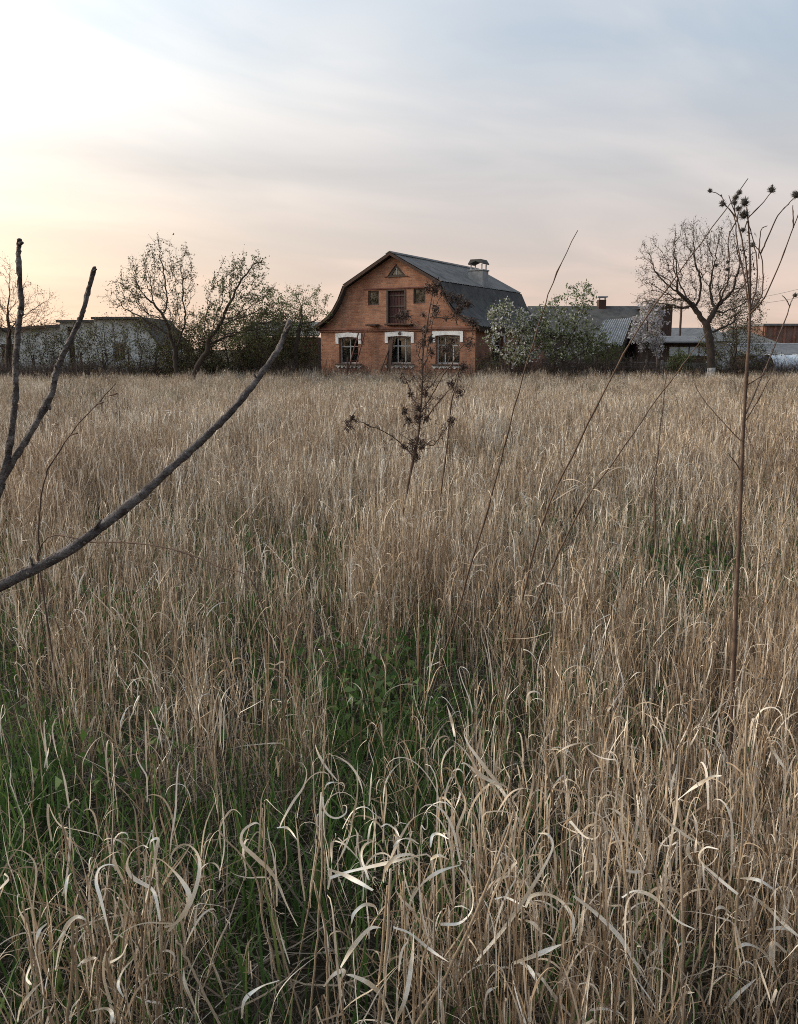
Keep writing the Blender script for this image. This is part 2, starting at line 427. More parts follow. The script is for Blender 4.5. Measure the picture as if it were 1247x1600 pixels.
# ---------------------------------------------------------------- ground
def build_ground():
    xs = np.concatenate([[-900, -400, -150, -60], np.linspace(-40, 40, 81), [60, 150, 400, 900]])
    ys = np.concatenate([[-300, -80, -20], np.linspace(-6, 60, 67), [80, 120, 200, 400, 900, 1600]])
    X, Yg = np.meshgrid(xs, ys)
    Z = 0.02 * np.sin(X * 1.7) * np.cos(Yg * 1.3) + 0.015 * np.sin(X * 3.1 + Yg * 2.2) - 0.03
    V = np.stack([X, Yg, Z], -1).reshape(-1, 3); nx = len(xs)
    i, j = np.meshgrid(np.arange(len(ys) - 1), np.arange(nx - 1), indexing='ij')
    Fq = np.stack([i * nx + j, i * nx + j + 1, (i + 1) * nx + j + 1, (i + 1) * nx + j], -1).reshape(-1, 4)
    o = link('ground', np_mesh('ground', V, Fq, smooth=True), M['soil'])
    tag(o, 'dark soil and thatch of the overgrown field', kind='structure')


build_ground()
# ---------------------------------------------------------------- the brick house
def build_house():
    h = empty('brick_house', (-0.286, 42.0, 0), R(-29))
    tag(h, 'large orange brick house with grey gambrel roof behind the field', 'house')
    prof = [(0, 5.95), (2.55, 4.57), (2.83, 3.96), (3.13, 3.50), (3.42, 3.16), (3.85, 2.88), (4.62, 2.52)]
    profL = prof[:5] + [(3.80, 2.90), (4.34, 2.60)]
    D = 9.6
    right = [(x, z - 0.06) for x, z in prof if x < 4.2]
    leftp = [(x, z - 0.06) for x, z in profL if x < 4.05]
    outer = [(-4.15, -0.1), (4.3, -0.1), (4.3, 2.60)] + right[::-1] + [(-x, z) for x, z in leftp[1:]] + [(-4.15, 2.60)]
    W = {'a': (-3.07, -1.95, 0.88, 2.14), 'b': (-0.25, 0.97, 0.90, 2.17), 'c': (2.29, 3.52, 0.90, 2.20),
         'd': (-1.38, -0.77, 3.66, 4.33), 'e': (1.10, 1.73, 3.68, 4.36)}
    door = (-0.30, 0.64, 2.79, 4.35)
    tri = [(-0.33, 4.97), (0.69, 4.97), (0.17, 5.52)]
    wall = prism('gable_wall', outer, 0.0, 0.38, M['brick'], h, holes=[rect(*w) for w in W.values()] + [rect(*door), tri])
    sw = prism('side_wall', [(0.38, -0.1), (D - 0.38, -0.1), (D - 0.38, 2.75), (0.38, 2.75)], 3.92, 4.30, M['brick'], h, holes=[rect(2.0, 3.3, 0.9, 2.2), rect(5.9, 7.2, 0.9, 2.2)], axis='x')
    prism('side_wall', [(0.38, -0.1), (D - 0.38, -0.1), (D - 0.38, 2.75), (0.38, 2.75)], -4.15, -3.78, M['brick'], h, axis='x')
    prism('back_wall', outer, D - 0.38, D, M['brick'], h)
    boxes('inner_floor', [(-3.75, 3.9, 0.39, D - 0.39, 2.50, 2.66)], M['inner'], h)
    boxes('inner_partition', [(-3.75, 3.9, 3.4, 3.5, -0.05, 2.49)], M['inner'], h)
    # string course, board line over the attic openings, ledges under the attic door
    boxes('string_course', [(-4.19, 4.34, -0.07, -0.002, 2.42, 2.50), (-4.21, 4.36, -0.11, -0.002, 2.503, 2.60)], M['brick_red'], h, 0.008)
    boxes('cover_board', [(-1.62, 2.10, -0.05, -0.003, 4.385, 4.44)], M['redboard'], h)
    boxes('ledge', [(-1.32, -0.74, -0.38, 0.05, 2.68, 2.76)], M['board'], h, 0.01)
    boxes('ledge', [(0.66, 1.10, -0.38, 0.05, 2.68, 2.75)], M['board'], h, 0.01)
    boxes('ledge', [(-0.36, 0.64, -0.22, 0.05, 2.70, 2.775)], M['board'], h, 0.01)
    # attic door: framed boards with slits
    dr = boxes('attic_door', [(door[0] + 0.02, door[1] - 0.02, 0.17, 0.20, door[2], door[3] - 0.01)], M['doorwood'], h)
    x = door[0] + 0.03; k = 0
    while x < door[1] - 0.12:
        boxes('board', [(x, x + 0.135, 0.14 - 0.008 * (k % 2), 0.168, door[2] + 0.02, door[3] - 0.03)], M['doorwood'], dr, 0.006); x += 0.15; k += 1
    boxes('door_frame', [(door[0] - 0.06, door[0] + 0.02, -0.02, 0.14, door[2], door[3]), (door[1] - 0.02, door[1] + 0.05, -0.02, 0.14, door[2], door[3]), (door[0] + 0.021, door[1] - 0.021, -0.02, 0.13, door[3] - 0.05, door[3])], M['frame_dark'], dr)
    for zz in (3.08, 3.55, 4.05): boxes('cross_rail', [(door[0] + 0.03, door[1] - 0.03, 0.10, 0.129, zz, zz + 0.07)], M['frame_dark'], dr)

    def window(w, trans, mull, material, parent, y=0.16, curtain=False, axis='y'):
        x0, x1, z0, z1 = w; fw = 0.07
        bars = [(x0, x0 + fw, z0, z1), (x1 - fw, x1, z0, z1), (x0 + fw + .001, x1 - fw - .001, z0, z0 + fw), (x0 + fw + .001, x1 - fw - .001, z1 - fw, z1)]
        def bx(lst, ya, yb): return [(a, c, ya, yb, d, e) if axis == 'y' else (ya, yb, a, c, d, e) for a, c, d, e in lst]
        ya, yb = (y, y + 0.07) if axis == 'y' else (y - 0.07, y)
        win = boxes('window', bx(bars, ya, yb), material, parent, 0.006)
        zt = z0 + (z1 - z0) * trans if trans else z1
        xs = [x0 + (x1 - x0) * m for m in mull]
        in_ = []
        for xm in xs: in_.append((xm - 0.03, xm + 0.03, z0 + fw + .002, z1 - fw - .002))
        if in_: boxes('mullion', bx(in_, ya + .005, yb - .005), material, win)
        edges = [x0 + fw] + xs + [x1 - fw]
        if trans:
            boxes('transom', bx([(x0 + fw + .002, x1 - fw - .002, zt - 0.03, zt + 0.03)], ya + .002, yb - .012), material, win)
        for a, c in zip(edges[:-1], edges[1:]):
            for d, e in (((z0 + fw, zt), (zt, z1 - fw)) if trans else ((z0 + fw, z1 - fw),)):
                yc = 0.5 * (ya + yb)
                boxes('pane', bx([(a - .005, c + .005, d - .005, e + .005)], yc - .002, yc + .002), M['glass'], win)
        if curtain:
            n = 60; xs_ = np.linspace(x0, x1, n); zs = np.array([z0, zt if trans else z1])
            g = Geo()
            for sgn, lo, hi in ((0, 0.0, 0.40), (1, 0.56, 1.0)):
                xx = np.linspace(x0 + (x1 - x0) * lo, x0 + (x1 - x0) * hi, n)
                yy = y + 0.20 + 0.03 * np.sin(xx * 42 + sgn)
                V = np.concatenate([np.stack([xx, yy, np.full(n, z0 - 0.05)], -1), np.stack([xx, yy, np.full(n, zt + 0.02)], -1)])
                i = np.arange(n - 1); g.add(V, np.stack([i, i + 1, n + i + 1, n + i], -1))
            link('curtain', g.mesh('curtain', True), M['curtain'], win)
        return win

    for key, cur, mull in (('a', True, (0.5,)), ('b', True, (0.36, 0.70)), ('c', False, (0.34, 0.68))):
        w = W[key]; win = window(w, 0.66, mull, M['frame'], h, curtain=cur)
        x0, x1, z0, z1 = w
        # limewashed lintel with short legs, scalloped apron below the sill
        zt = z1 + 0.23; mid = 0.5 * (x0 + x1)
        lint = [(x0 - 0.18, z1 - 0.30), (x0 - 0.02, z1 - 0.30), (x0 - 0.02, z1 + 0.0), (mid, z1 + 0.035), (x1 + 0.02, z1 + 0.0), (x1 + 0.02, z1 - 0.30), (x1 + 0.17, z1 - 0.30), (x1 + 0.17, zt - 0.03), (mid, zt + 0.02), (x0 - 0.18, zt - 0.03)]
        prism('lintel', lint, -0.045, -0.002, M['limewash'], win)
        boxes('sill', [(x0 - 0.20, x1 + 0.18, -0.14, 0.15, z0 - 0.055, z0 - 0.004)], M['frame_dark'], win, 0.008)
        n = 6; a0, a1 = x0 - 0.18, x1 + 0.16; pts = [(a1, z0 - 0.065), (a0, z0 - 0.065)]
        for k in range(n):
            u0 = a0 + (a1 - a0) * k / n; u1 = a0 + (a1 - a0) * (k + 1) / n
            pts += [(u0 + 0.005, z0 - 0.14), (0.5 * (u0 + u1), z0 - 0.225), (u1 - 0.005, z0 - 0.14)]
        prism('apron', pts, -0.05, -0.003, M['limewash'], win)
    prism('keystone_ornament', [(0.33, 2.25), (0.44, 2.25), (0.47, 2.34), (0.385, 2.41), (0.30, 2.34)], -0.075, -0.047, M['frame_dark'], h)
    for key in ('d', 'e'):
        w = W[key]; win = window(w, 0, (), M['frame_dark'], h, y=0.06, curtain=(key == 'd'))
    tw = prism('vent_window', [(tri[0][0] + .0, tri[0][1]), (tri[1][0], tri[1][1]), tri[2]], 0.05, 0.12, M['frame_dark'], h, holes=[[(-0.10, 5.04), (0.46, 5.04), (0.17, 5.36)]])
    boxes('mullion', [(0.14, 0.20, 0.06, 0.11, 5.03, 5.36)], M['frame'], tw)
    prism('pane', [(-0.12, 5.03), (0.48, 5.03), (0.17, 5.38)], 0.083, 0.087, M['glass'], tw)
    prism('surround', [(-0.46, 4.93), (0.82, 4.93), (0.82, 4.965), (-0.46, 4.965)], -0.05, -0.002, M['frame_dark'], tw)
    for y0, y1 in ((2.0, 3.3), (5.9, 7.2)):
        win = window((y0, y1, 0.9, 2.2), 0.66, (0.5,), M['frame'], h, y=4.16, axis='x')
        prism('lintel', [(y0 - 0.18, 1.9), (y0 - 0.02, 1.9), (y0 - 0.02, 2.2), (y1 + 0.02, 2.2), (y1 + 0.02, 1.9), (y1 + 0.17, 1.9), (y1 + 0.17, 2.42), (y0 - 0.18, 2.42)], 4.302, 4.345, M['limewash'], win, axis='x')
        boxes('sill', [(4.15, 4.42, y0 - 0.2, y1 + 0.2, 0.845, 0.896)], M['frame_dark'], win)
    # roof: one deck on the gambrel profile, slate sheets laid on it
    t = 0.07; up = [(x, z + t) for x, z in prof]
    upL = [(x, z + t) for x, z in profL]
    deck = [(-x, z) for x, z in profL[::-1]] + prof[1:] + up[::-1] + [(-x, z) for x, z in upL[1:]]
    roof = prism('roof', deck, -0.28, D + 0.28, M['slate_dark'], h)
    rng = random.Random(4)
    for sgn in (1, -1):
        pr = prof if sgn > 0 else profL
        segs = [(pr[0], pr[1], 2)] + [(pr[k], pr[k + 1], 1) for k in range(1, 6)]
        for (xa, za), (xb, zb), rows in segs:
            L = math.hypot(xb - xa, zb - za); ang = math.atan2(zb - za, xb - xa)
            for r_ in range(rows):
                n = 9; wd = (D + 0.6) / n
                for c in range(n):
                    s0 = L * r_ / rows - (0.06 if r_ else 0); s1 = L * (r_ + 1) / rows + 0.04
                    lift = t + 0.012 + 0.010 * r_ + rng.uniform(0, 0.008)
                    nx, nz = -math.sin(ang), math.cos(ang)
                    bm = bmesh.new(); m = 16
                    row = []
                    for s_, extra in ((s0, 0.0), (s1, 0.012)):
                        vs = []
                        for q in range(m + 1):
                            yy = -0.30 + wd * (c + q / m) * 1.0 - 0.002 + 0.004 * (q == m)
                            hgt = lift + extra + 0.012 * math.cos(q / m * 2 * math.pi * 4)
                            px_ = xa + math.cos(ang) * s_ + nx * hgt; pz_ = za + math.sin(ang) * s_ + nz * hgt
                            vs.append((sgn * px_, yy, pz_))
                        row.append([bm.verts.new(v) for v in vs])
                    for q in range(m): bm.faces.new((row[0][q], row[0][q + 1], row[1][q + 1], row[1][q]))
                    if (xa, za) == prof[0] or True:
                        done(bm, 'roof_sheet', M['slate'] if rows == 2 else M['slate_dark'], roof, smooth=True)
    bm = bmesh.new()
    for a in (-1, 1):
        box(bm, 0, a * 0.24, -0.33, D + 0.33, -0.01, 0.02, Matrix.Translation((0, 0, 6.075)) @ Matrix.Rotation(a * 0.49, 4, 'Y'))
    done(bm, 'ridge_cap', M['slate'], roof)
    for sgn in (1, -1):
        for yb in (-0.33, D + 0.29):
            pr = prof if sgn > 0 else profL
            pts = [(sgn * x, z + 0.085) for x, z in pr]; low = [(sgn * x, z - 0.05) for x, z in pr]
            low[1] = (sgn * (prof[1][0] - 0.05), prof[1][1] - 0.05)
            low = low[:1] + low[1:]
            prism('bargeboard', pts + low[::-1], yb, yb + 0.04, M['board'], roof)
    boxes('gutter_fascia', [(4.55, 4.60, -0.2, D + 0.2, 2.38, 2.53)], M['board'], roof)
    boxes('gutter_fascia', [(-4.33, -4.28, -0.2, D + 0.2, 2.46, 2.60)], M['board'], roof)
    # chimney on the right-hand slope
    cx, cy = 2.05, 5.3
    ch = boxes('chimney', [(cx - .40, cx + .40, cy - .36, cy + .36, 4.3, 5.50)], M['concrete'], roof, 0.015)
    boxes('chimney_crown', [(cx - .44, cx + .44, cy - .40, cy + .40, 5.502, 5.57)], M['concrete'], ch, 0.015)
    for a in (-.30, .30):
        for c in (-.27, .27): boxes('cap_post', [(cx + a - .025, cx + a + .025, cy + c - .025, cy + c + .025, 5.57, 5.84)], M['metal'], ch)
    prism('chimney_cap', [(cx - .42, 5.82), (cx, 5.98), (cx + .42, 5.82), (cx + .42, 5.87), (cx + .28, 6.07), (cx - .28, 6.07), (cx - .42, 5.87)], cy - .40, cy + .40, M['slate_dark'], ch)
    return h


house = build_house()
HM = Matrix.Translation((-0.286, 42.0, 0)) @ Matrix.Rotation(R(-29), 4, 'Z')


def leaning_board(name, a, b, w, t, material, label, cat):
    """a board from foot a to head b, both in house coordinates"""
    A, B = HM @ Vector(a), HM @ Vector(b); o = empty(name, A) if False else None
    d = (B - A); L = d.length; q = d.to_track_quat('Z', 'Y').to_matrix().to_4x4()
    bm = bmesh.new(); box(bm, -w / 2, w / 2, -t / 2, t / 2, 0, L, q)
    o = done(bm, name, material, None, 0.006); o.location = A
    return tag(o, label, cat)


leaning_board('leaning_board', (-0.62, -0.55, 0), (0.02, -0.03, 2.10), 0.16, 0.04, M['board'], 'dark board leaning steeply left of the middle window of the brick house', 'board')
leaning_board('leaning_board', (-0.06, -0.40, 0), (-0.02, -0.16, 2.0), 0.26, 0.04, M['board'], 'wide dark board standing upright against the middle window of the brick house', 'board')
leaning_board('post', (-2.12, -0.75, 0), (-2.10, -0.75, 1.22), 0.07, 0.07, M['board'], 'short dark post in front of the left window of the brick house', 'post')


def ladder():
    lt = empty('ladder', HM @ Vector((-2.1, -0.6, 0))); tag(lt, 'old brown wooden ladder leaning beside the left window of the brick house', 'ladder')
    ends = [((-2.36, -0.62, 0), (-1.86, -0.13, 2.36)), ((-1.97, -0.62, 0), (-1.50, -0.13, 2.38))]
    def bar(a, b, r, name):
        V, Q = tube([a, b], [r, r], 6); V = np.array([(HM @ Vector(v)) - lt.location for v in V])
        g = Geo(); g.add(V, Q); link(name, g.mesh(name), M['redboard'], lt)
    for a, b in ends: bar(a, b, 0.032, 'rail')
    for k in range(1, 7):
        f = k / 7.0
        p = [tuple(np.array(a) * (1 - f) + np.array(b) * f) for a, b in ends]; bar(p[0], p[1], 0.018, 'rung')


ladder()


# ---------------------------------------------------------------- outbuildings left and right
def px_x(px, Y): return float(at(px, 545, Y)[0])
def px_z(py, Y): return float(at(623.5, py, Y)[2])


def plank_wall(parent, x0, x1, y, z0, z1, w, material, rng, name='plank'):
    x = x0
    while x < x1 - 0.04:
        ww = min(w * rng.uniform(0.85, 1.15), x1 - x)
        boxes(name, [(x + 0.006, x + ww - 0.006, y - rng.uniform(0.0, 0.02), y + 0.03, z0, z1 - rng.uniform(0, 0.05))], material, parent); x += ww


def build_outbuildings():
    rng = random.Random(8)
    # plank shed against the brick house
    Y = 45.6; x0, x1 = px_x(384, Y), -4.25; e = empty('plank_shed', (0.5 * (x0 + x1), Y, 0))
    tag(e, 'low dark plank shed with slate roof beside the left of the brick house', 'shed')
    w = (x1 - x0) / 2
    boxes('frame_wall', [(-w, w, 0.05, 0.12, 0, 2.2), (-w, -w + .08, 0.12, 3.2, 0, 2.2), (w - .08, w, 0.12, 3.2, 0, 2.2)], M['board'], e)
    plank_wall(e, -w, w * 0.45, 0.0, 0.02, 2.18, 0.17, M['board'], rng)
    plank_wall(e, w * 0.47, w, 0.0, 0.02, 2.18, 0.17, M['redboard'], rng)
    boxes('rail', [(w * .47, w, -0.05, -0.022, zz, zz + .08) for zz in (0.7, 1.3, 1.8)], M['plank'], e)
    prism('roof', [(-0.35, 2.22), (3.4, 3.00), (3.4, 3.08), (-0.35, 2.30)], -w - 0.15, w + 0.12, M['slate'], e, axis='x')
    # pale house far left
    Y = 55.0
    e = empty('pale_house', (px_x(195, Y), Y, 0)); ox = e.location.x
    tag(e, 'pale grey rendered house with clipped roof behind the left trees', 'house')
    X = lambda px: px_x(px, Y) - ox
    z1, z2 = px_z(498, Y), px_z(541, Y)
    prism('wall', [(X(150), 0), (X(250), 0), (X(250), z2), (X(222), z1 - .05), (X(150), z1 - .05)], 0, 7, M['render'], e, holes=[rect(X(219), X(223), px_z(508, Y), px_z(503, Y)), rect(X(176), X(196), 0.8, 2.0)])
    rf = prism('roof', [(X(148), z1 - .045), (X(222), z1 - .04), (X(253), z2 - .12), (X(255), z2 - .02), (X(222.5), z1 + .12), (X(148), z1 + .10)], -0.35, 7.3, M['slate_dark'], e)
    wn = boxes('window', [(X(176), X(196), .1, .16, 0.8, .88), (X(176), X(196), .1, .16, 1.92, 2.0), (X(176), X(176) + .08, .1, .16, .881, 1.919), (X(196) - .08, X(196), .1, .16, .881, 1.919), (X(186) - .03, X(186) + .03, .1, .16, .881, 1.919)], M['frame'], e)
    boxes('pane', [(X(176), X(196), .128, .132, .82, 1.98)], M['glass'], wn)
    # its lower wing and the long shed further left
    e = empty('render_annex', (px_x(124, 56), 56, 0)); ox = e.location.x; X2 = lambda px: px_x(px, 56) - ox
    tag(e, 'low pale annex with flat dark roof left of the pale grey house', 'annex')
    za = px_z(504, 56)
    prism('wall', [(X2(96), 0), (X2(151), 0), (X2(151), za), (X2(96), za)], 0, 4, M['render'], e, holes=[rect(X2(107), X2(117), 0.02, za - 0.25)])
    boxes('roof', [(X2(93), X2(152), -.3, 4.2, za + .003, za + .16)], M['slate_dark'], e)
    boxes('door', [(X2(107) + .01, X2(117) - .01, .2, .25, 0.03, za - 0.27)], M['board'], e)
    e = empty('long_shed', (px_x(20, 57), 57, 0)); ox = e.location.x; X3 = lambda px: px_x(px, 57) - ox
    tag(e, 'long grey shed with low dark roof at the far left edge', 'shed')
    zl, zr = px_z(517, 57), px_z(511, 57)
    prism('wall', [(X3(-90), 0), (X3(96), 0), (X3(96), zr - .02), (X3(-90), zl - .25)], 0, 4, M['render'], e, holes=[rect(X3(2), X3(26), 0.02, 1.9)])
    prism('roof', [(X3(-95), zl - .245), (X3(99), zr - .01), (X3(99), zr + .16), (X3(-95), zl - .06)], -.4, 4.4, M['slate_dark'], e)
    bw = empty('x', (0, 0, 0)) if False else None
    boxes('door', [(X3(2) + .01, X3(26) - .01, .1, .15, 0.03, 1.88)], M['board'], e)
    # long dark-roofed house on the right
    Y = 54.0; e = empty('slate_roofed_house', (px_x(940, Y), Y, 0)); ox = e.location.x
    X = lambda px: px_x(px, Y) - ox
    tag(e, 'long low house with dark slate roof and small chimney right of the brick house', 'house')
    zr = px_z(478, 57.5)
    boxes('wall', [(X(842), X(1030), .4, 7, 0, 2.55)], M['plank'], e)
    rf = prism('roof', [(0, 2.45), (3.6, zr - .1), (7.4, 2.45), (7.4, 2.55), (3.6, zr), (0, 2.55)], X(836), X(1032), M['slate_dark'], e, axis='x')
    c = boxes('chimney', [(X(951), X(951) + .48, 3.2, 3.75, zr - .3, zr + .38)], M['board'], rf)
    boxes('chimney_cap', [(X(951) - .08, X(951) + .56, 3.1, 3.85, zr + .52, zr + .60), (X(951) + .02, X(951) + .10, 3.25, 3.33, zr + .381, zr + .519), (X(951) + .38, X(951) + .46, 3.25, 3.33, zr + .381, zr + .519)], M['metal'], c)
    # dark boarded end
    Y = 52.0; e = empty('boarded_hayloft', (px_x(1038, Y), Y, 0)); ox = e.location.x; X = lambda px: px_x(px, Y) - ox
    tag(e, 'tall narrow dark boarded hayloft at the right end of the slate roof', 'hayloft')
    zt = px_z(477, Y)
    boxes('core', [(X(1030), X(1048), 0.04, 5, 0, zt - .04)], M['board'], e)
    plank_wall(e, X(1030), X(1048), 0.0, 0.02, zt - 0.05, 0.16, M['board'], rng)
    prism('roof', [(X(1027), zt - .02), (X(1050), zt - .02), (X(1050), zt + .06), (X(1027), zt + .02)], -.2, 5.2, M['slate_dark'], e)
    # corrugated lean-to
    e = empty('corrugated_shed', at(955, 545, 47)); e.location.z = 0; O = np.array(e.location)
    tag(e, 'shed with pale corrugated sheet roof in front of the slate-roofed house', 'shed')
    TL, TR, BR, BL = at(944, 500, 50), at(988, 497, 50), at(972, 540, 47), at(924, 533, 47)
    n = 150; g = Geo(); V = []
    nrm = np.cross(TR - TL, BL - TL); nrm /= np.linalg.norm(nrm); nrm *= -1 if nrm[2] < 0 else 1
    for k in range(2):
        for q in range(n + 1):
            f = q / n; a = TL * (1 - f) + TR * f; b_ = BL * (1 - f) + BR * f
            V.append((a if k == 0 else b_) + nrm * 0.035 * math.cos(f * 2 * math.pi * 13) - O)
    V = np.array(V); i = np.arange(n); g.add(V, np.stack([i, i + 1, n + 2 + i, n + 1 + i], -1))
    link('roof', g.mesh('roof', True), M['sheet'], e)
    cen = lambda p: p - O
    bm = bmesh.new(); a, b_, c, d = [cen(p) - np.array([0, 0, .08]) for p in (TL, TR, BR, BL)]
    c = c * np.array([.9, .8, 1]); d = d * np.array([.9, .8, 1])
    top = [bm.verts.new(tuple(v)) for v in (a, b_, c, d)]; bot = [bm.verts.new((v[0], v[1], 0)) for v in (a, b_, c, d)]
    for k in range(4): bm.faces.new((top[k], top[(k + 1) % 4], bot[(k + 1) % 4], bot[k]))
    done(bm, 'wall', M['board'], e)
    # shed with a row of white panels
    Y = 47.0; e = empty('panelled_shed', (px_x(1070, Y), Y, 0)); ox = e.location.x; X = lambda px: px_x(px, Y) - ox
    tag(e, 'low grey-roofed shed with a row of white panels behind the bare tree', 'shed')
    boxes('wall', [(X(1004), X(1110), 0, 3, 0, 1.95)], M['board'], e)
    xs = np.linspace(X(1045), X(1108), 5)
    for k in range(4): boxes('panel', [(xs[k] + .03, xs[k + 1] - .03, -.04, -.003, px_z(556, Y), px_z(542, Y))], M['plastic'], e)
    prism('roof', [(-.5, 1.90), (3.3, 2.25), (3.3, 2.33), (-.5, 1.98)], X(996), X(1114), M['asbestos'], e, axis='x')
    # grey roofs beyond
    def hipped(name, label, px0, px1, apx0, apx1, ytop, yeave, Y, roofm, wallm, dep=6):
        e = empty(name, (px_x(0.5 * (px0 + px1), Y), Y, 0)); ox = e.location.x; X = lambda p_: px_x(p_, Y) - ox
        tag(e, label, 'house'); ze, zt = px_z(yeave, Y), px_z(ytop, Y + dep / 2)
        boxes('wall', [(X(px0) + .3, X(px1) - .3, .3, dep - .3, 0, ze + .02)], wallm, e)
        bm = bmesh.new()
        b0 = [bm.verts.new(v) for v in ((X(px0), 0, ze), (X(px1), 0, ze), (X(px1), dep, ze), (X(px0), dep, ze))]
        t0 = [bm.verts.new(v) for v in ((X(apx0), dep / 2, zt), (X(apx1), dep / 2, zt))]
        for f in ((b0[0], b0[1], t0[1], t0[0]), (b0[1], b0[2], t0[1]), (b0[2], b0[3], t0[0], t0[1]), (b0[3], b0[0], t0[0]), b0[::-1]): bm.faces.new(f)
        done(bm, 'roof', roofm, e)
        return e
    hipped('distant_house', 'distant house with mid grey roof right of the boarded hayloft', 1050, 1150, 1064, 1136, 512, 533, 62, M['asbestos'], M['render'])
    hipped('distant_house', 'distant house with dark hipped roof left of the red brick barn', 1120, 1220, 1165, 1184, 514, 537, 64, M['slate'], M['render'])
    Y = 78.0; e = empty('brick_barn', (px_x(1250, Y), Y, 0)); ox = e.location.x; X = lambda px: px_x(px, Y) - ox
    tag(e, 'distant red brick barn at the right edge', 'barn'); zt = px_z(509, Y)
    boxes('wall', [(X(1190), X(1330), 0, 8, 0, zt)], M['barnbrick'], e)
    for k in range(9): boxes('pilaster', [(X(1192 + 15 * k), X(1195 + 15 * k), -.14, -.003, 0, zt - .05)], M['brick_red'], e)
    boxes('roof', [(X(1188), X(1333), -.3, 8.3, zt + .003, zt + .18)], M['asbestos'], e)
    Y = 49.0; e = empty('slate_lean_to', (px_x(1230, Y), Y, 0)); ox = e.location.x; X = lambda px: px_x(px, Y) - ox
    tag(e, 'long low lean-to with weathered grey roof at the right edge', 'shed')
    prism('roof', [(-.2, px_z(556, Y)), (3.0, px_z(539, Y + 3)), (3.0, px_z(539, Y + 3) + .07), (-.2, px_z(556, Y) + .07)], X(1168), X(1330), M['asbestos'], e, axis='x')
    boxes('wall', [(X(1172), X(1328), .1, 2.8, 0, px_z(556, Y) - .02)], M['board'], e)
    boxes('ridge_strip', [(X(1168), X(1330), 2.9, 3.1, px_z(539, 52) + .071, px_z(539, 52) + .11)], M['limewash'], e)
    # polythene tunnel, tarpaulin pile
    Y = 43.0; e = empty('polytunnel', (px_x(1200, Y), Y, 0)); L = px_x(1330, Y) - px_x(1200, Y)
    tag(e, 'low white polythene tunnel at the right edge of the field', 'polytunnel')
    zt = px_z(554, Y); rr = zt; g = Geo(); ns, nl = 16, 24; V = []
    for i in range(nl + 1):
        sag = 0.035 * abs(math.sin(math.pi * i / nl * 6))
        for j in range(ns + 1):
            a = math.pi * j / ns; V.append((L * i / nl, -math.cos(a) * 1.15, math.sin(a) * (rr - sag)))
    i, j = np.meshgrid(np.arange(nl), np.arange(ns), indexing='ij')
    g.add(V, np.stack([i * (ns + 1) + j, i * (ns + 1) + j + 1, (i + 1) * (ns + 1) + j + 1, (i + 1) * (ns + 1) + j], -1).reshape(-1, 4))
    link('cover', g.mesh('cover', True), M['plastic'], e)
    for k in range(7):
        a = np.linspace(0, math.pi, 17); P = np.stack([np.full(17, L * k / 6), -np.cos(a) * 1.17, np.sin(a) * (rr + .02)], -1)
        g = Geo(); g.add(*tube(P, .02, 5)); link('hoop', g.mesh('hoop', True), M['metal'], e)
    bm = bmesh.new(); bmesh.ops.create_cube(bm, size=1); bmesh.ops.subdivide_edges(bm, edges=list(bm.edges), cuts=5, use_grid_fill=True)
    r2 = random.Random(3)
    for v in bm.verts:
        z = v.co.z + .5; k = 1.12 - .22 * z
        v.co = Vector((v.co.x * 0.92 * k, v.co.y * 0.8 * k, max(0, z * (1.18 + .10 * math.sin(v.co.x * 5) - .25 * (v.co.x ** 2))))) + Vector((r2.uniform(-.03, .03), r2.uniform(-.03, .03), 0))
    o = done(bm, 'tarpaulin_pile', M['tarp'], None, smooth=True); o.location = (px_x(1186, 41), 41, 0)
    tag(o, 'pile under a dark blue tarpaulin left of the white tunnel', 'pile')
    # fences at the far edge of the field
    def panel_fence(px0, px1, Y, h, label, n):
        e = empty('concrete_fence', (px_x(px0, Y), Y, 0)); tag(e, label, 'fence'); L = px_x(px1, Y) - px_x(px0, Y)
        for k in range(n): boxes('panel', [(L * k / n + .06, L * (k + 1) / n - .06, -.03, .03, 0, h - .03 * (k % 2))], M['concrete'], e, 0.01)
        for k in range(n + 1): boxes('post', [(L * k / n - .055, L * k / n + .055, -.06, .06, 0, h + .08)], M['concrete'], e, 0.01)
    panel_fence(1036, 1107, 39.5, px_z(566, 39.5), 'low grey concrete panel fence left of the bare tree', 2)

    def wire_fence(name, px0, px1, Y, h, n, label, dark, mesh=True):
        e = empty(name, (px_x(px0, Y), Y, 0)); tag(e, label, 'fence'); L = px_x(px1, Y) - px_x(px0, Y); r3 = random.Random(int(px0 + 5))
        for k in range(n + 1):
            x = L * k / n + r3.uniform(-.15, .15); g = Geo()
            g.add(*tube([(x, 0, 0), (x + r3.uniform(-.05, .05), r3.uniform(-.05, .05), h * r3.uniform(.92, 1.08))], .045, 6)); link('post', g.mesh('post'), dark, e)
        for k in range(5):
            z = h * (0.15 + 0.18 * k); P = [(L * q / 30, 0.05, z + .015 * math.sin(q * 1.3 + k)) for q in range(31)]
            g = Geo(); g.add(*tube(P, .006, 4)); link('wire', g.mesh('wire'), M['metal'], e)
        if mesh:
            x = 0
            while x < L:
                x += r3.uniform(.2, .5)
                boxes('paling', [(x, x + .07, -.02, .0, 0.1, h * r3.uniform(.78, .95))], M['plank'], e)
    wire_fence('picket_fence', 845, 1030, 39.5, 1.15, 9, 'thin grey picket and wire fence under the blossoming trees', M['plank'])
    wire_fence('wire_fence', -60, 240, 41, 1.35, 8, 'dark wire fence in front of the pale house on the left', M['board'], False)
    # a pole with two wires
    Y = 60.0; e = empty('utility_pole', (px_x(1061, Y), Y, 0)); tag(e, 'thin utility pole behind the bare tree', 'pole')
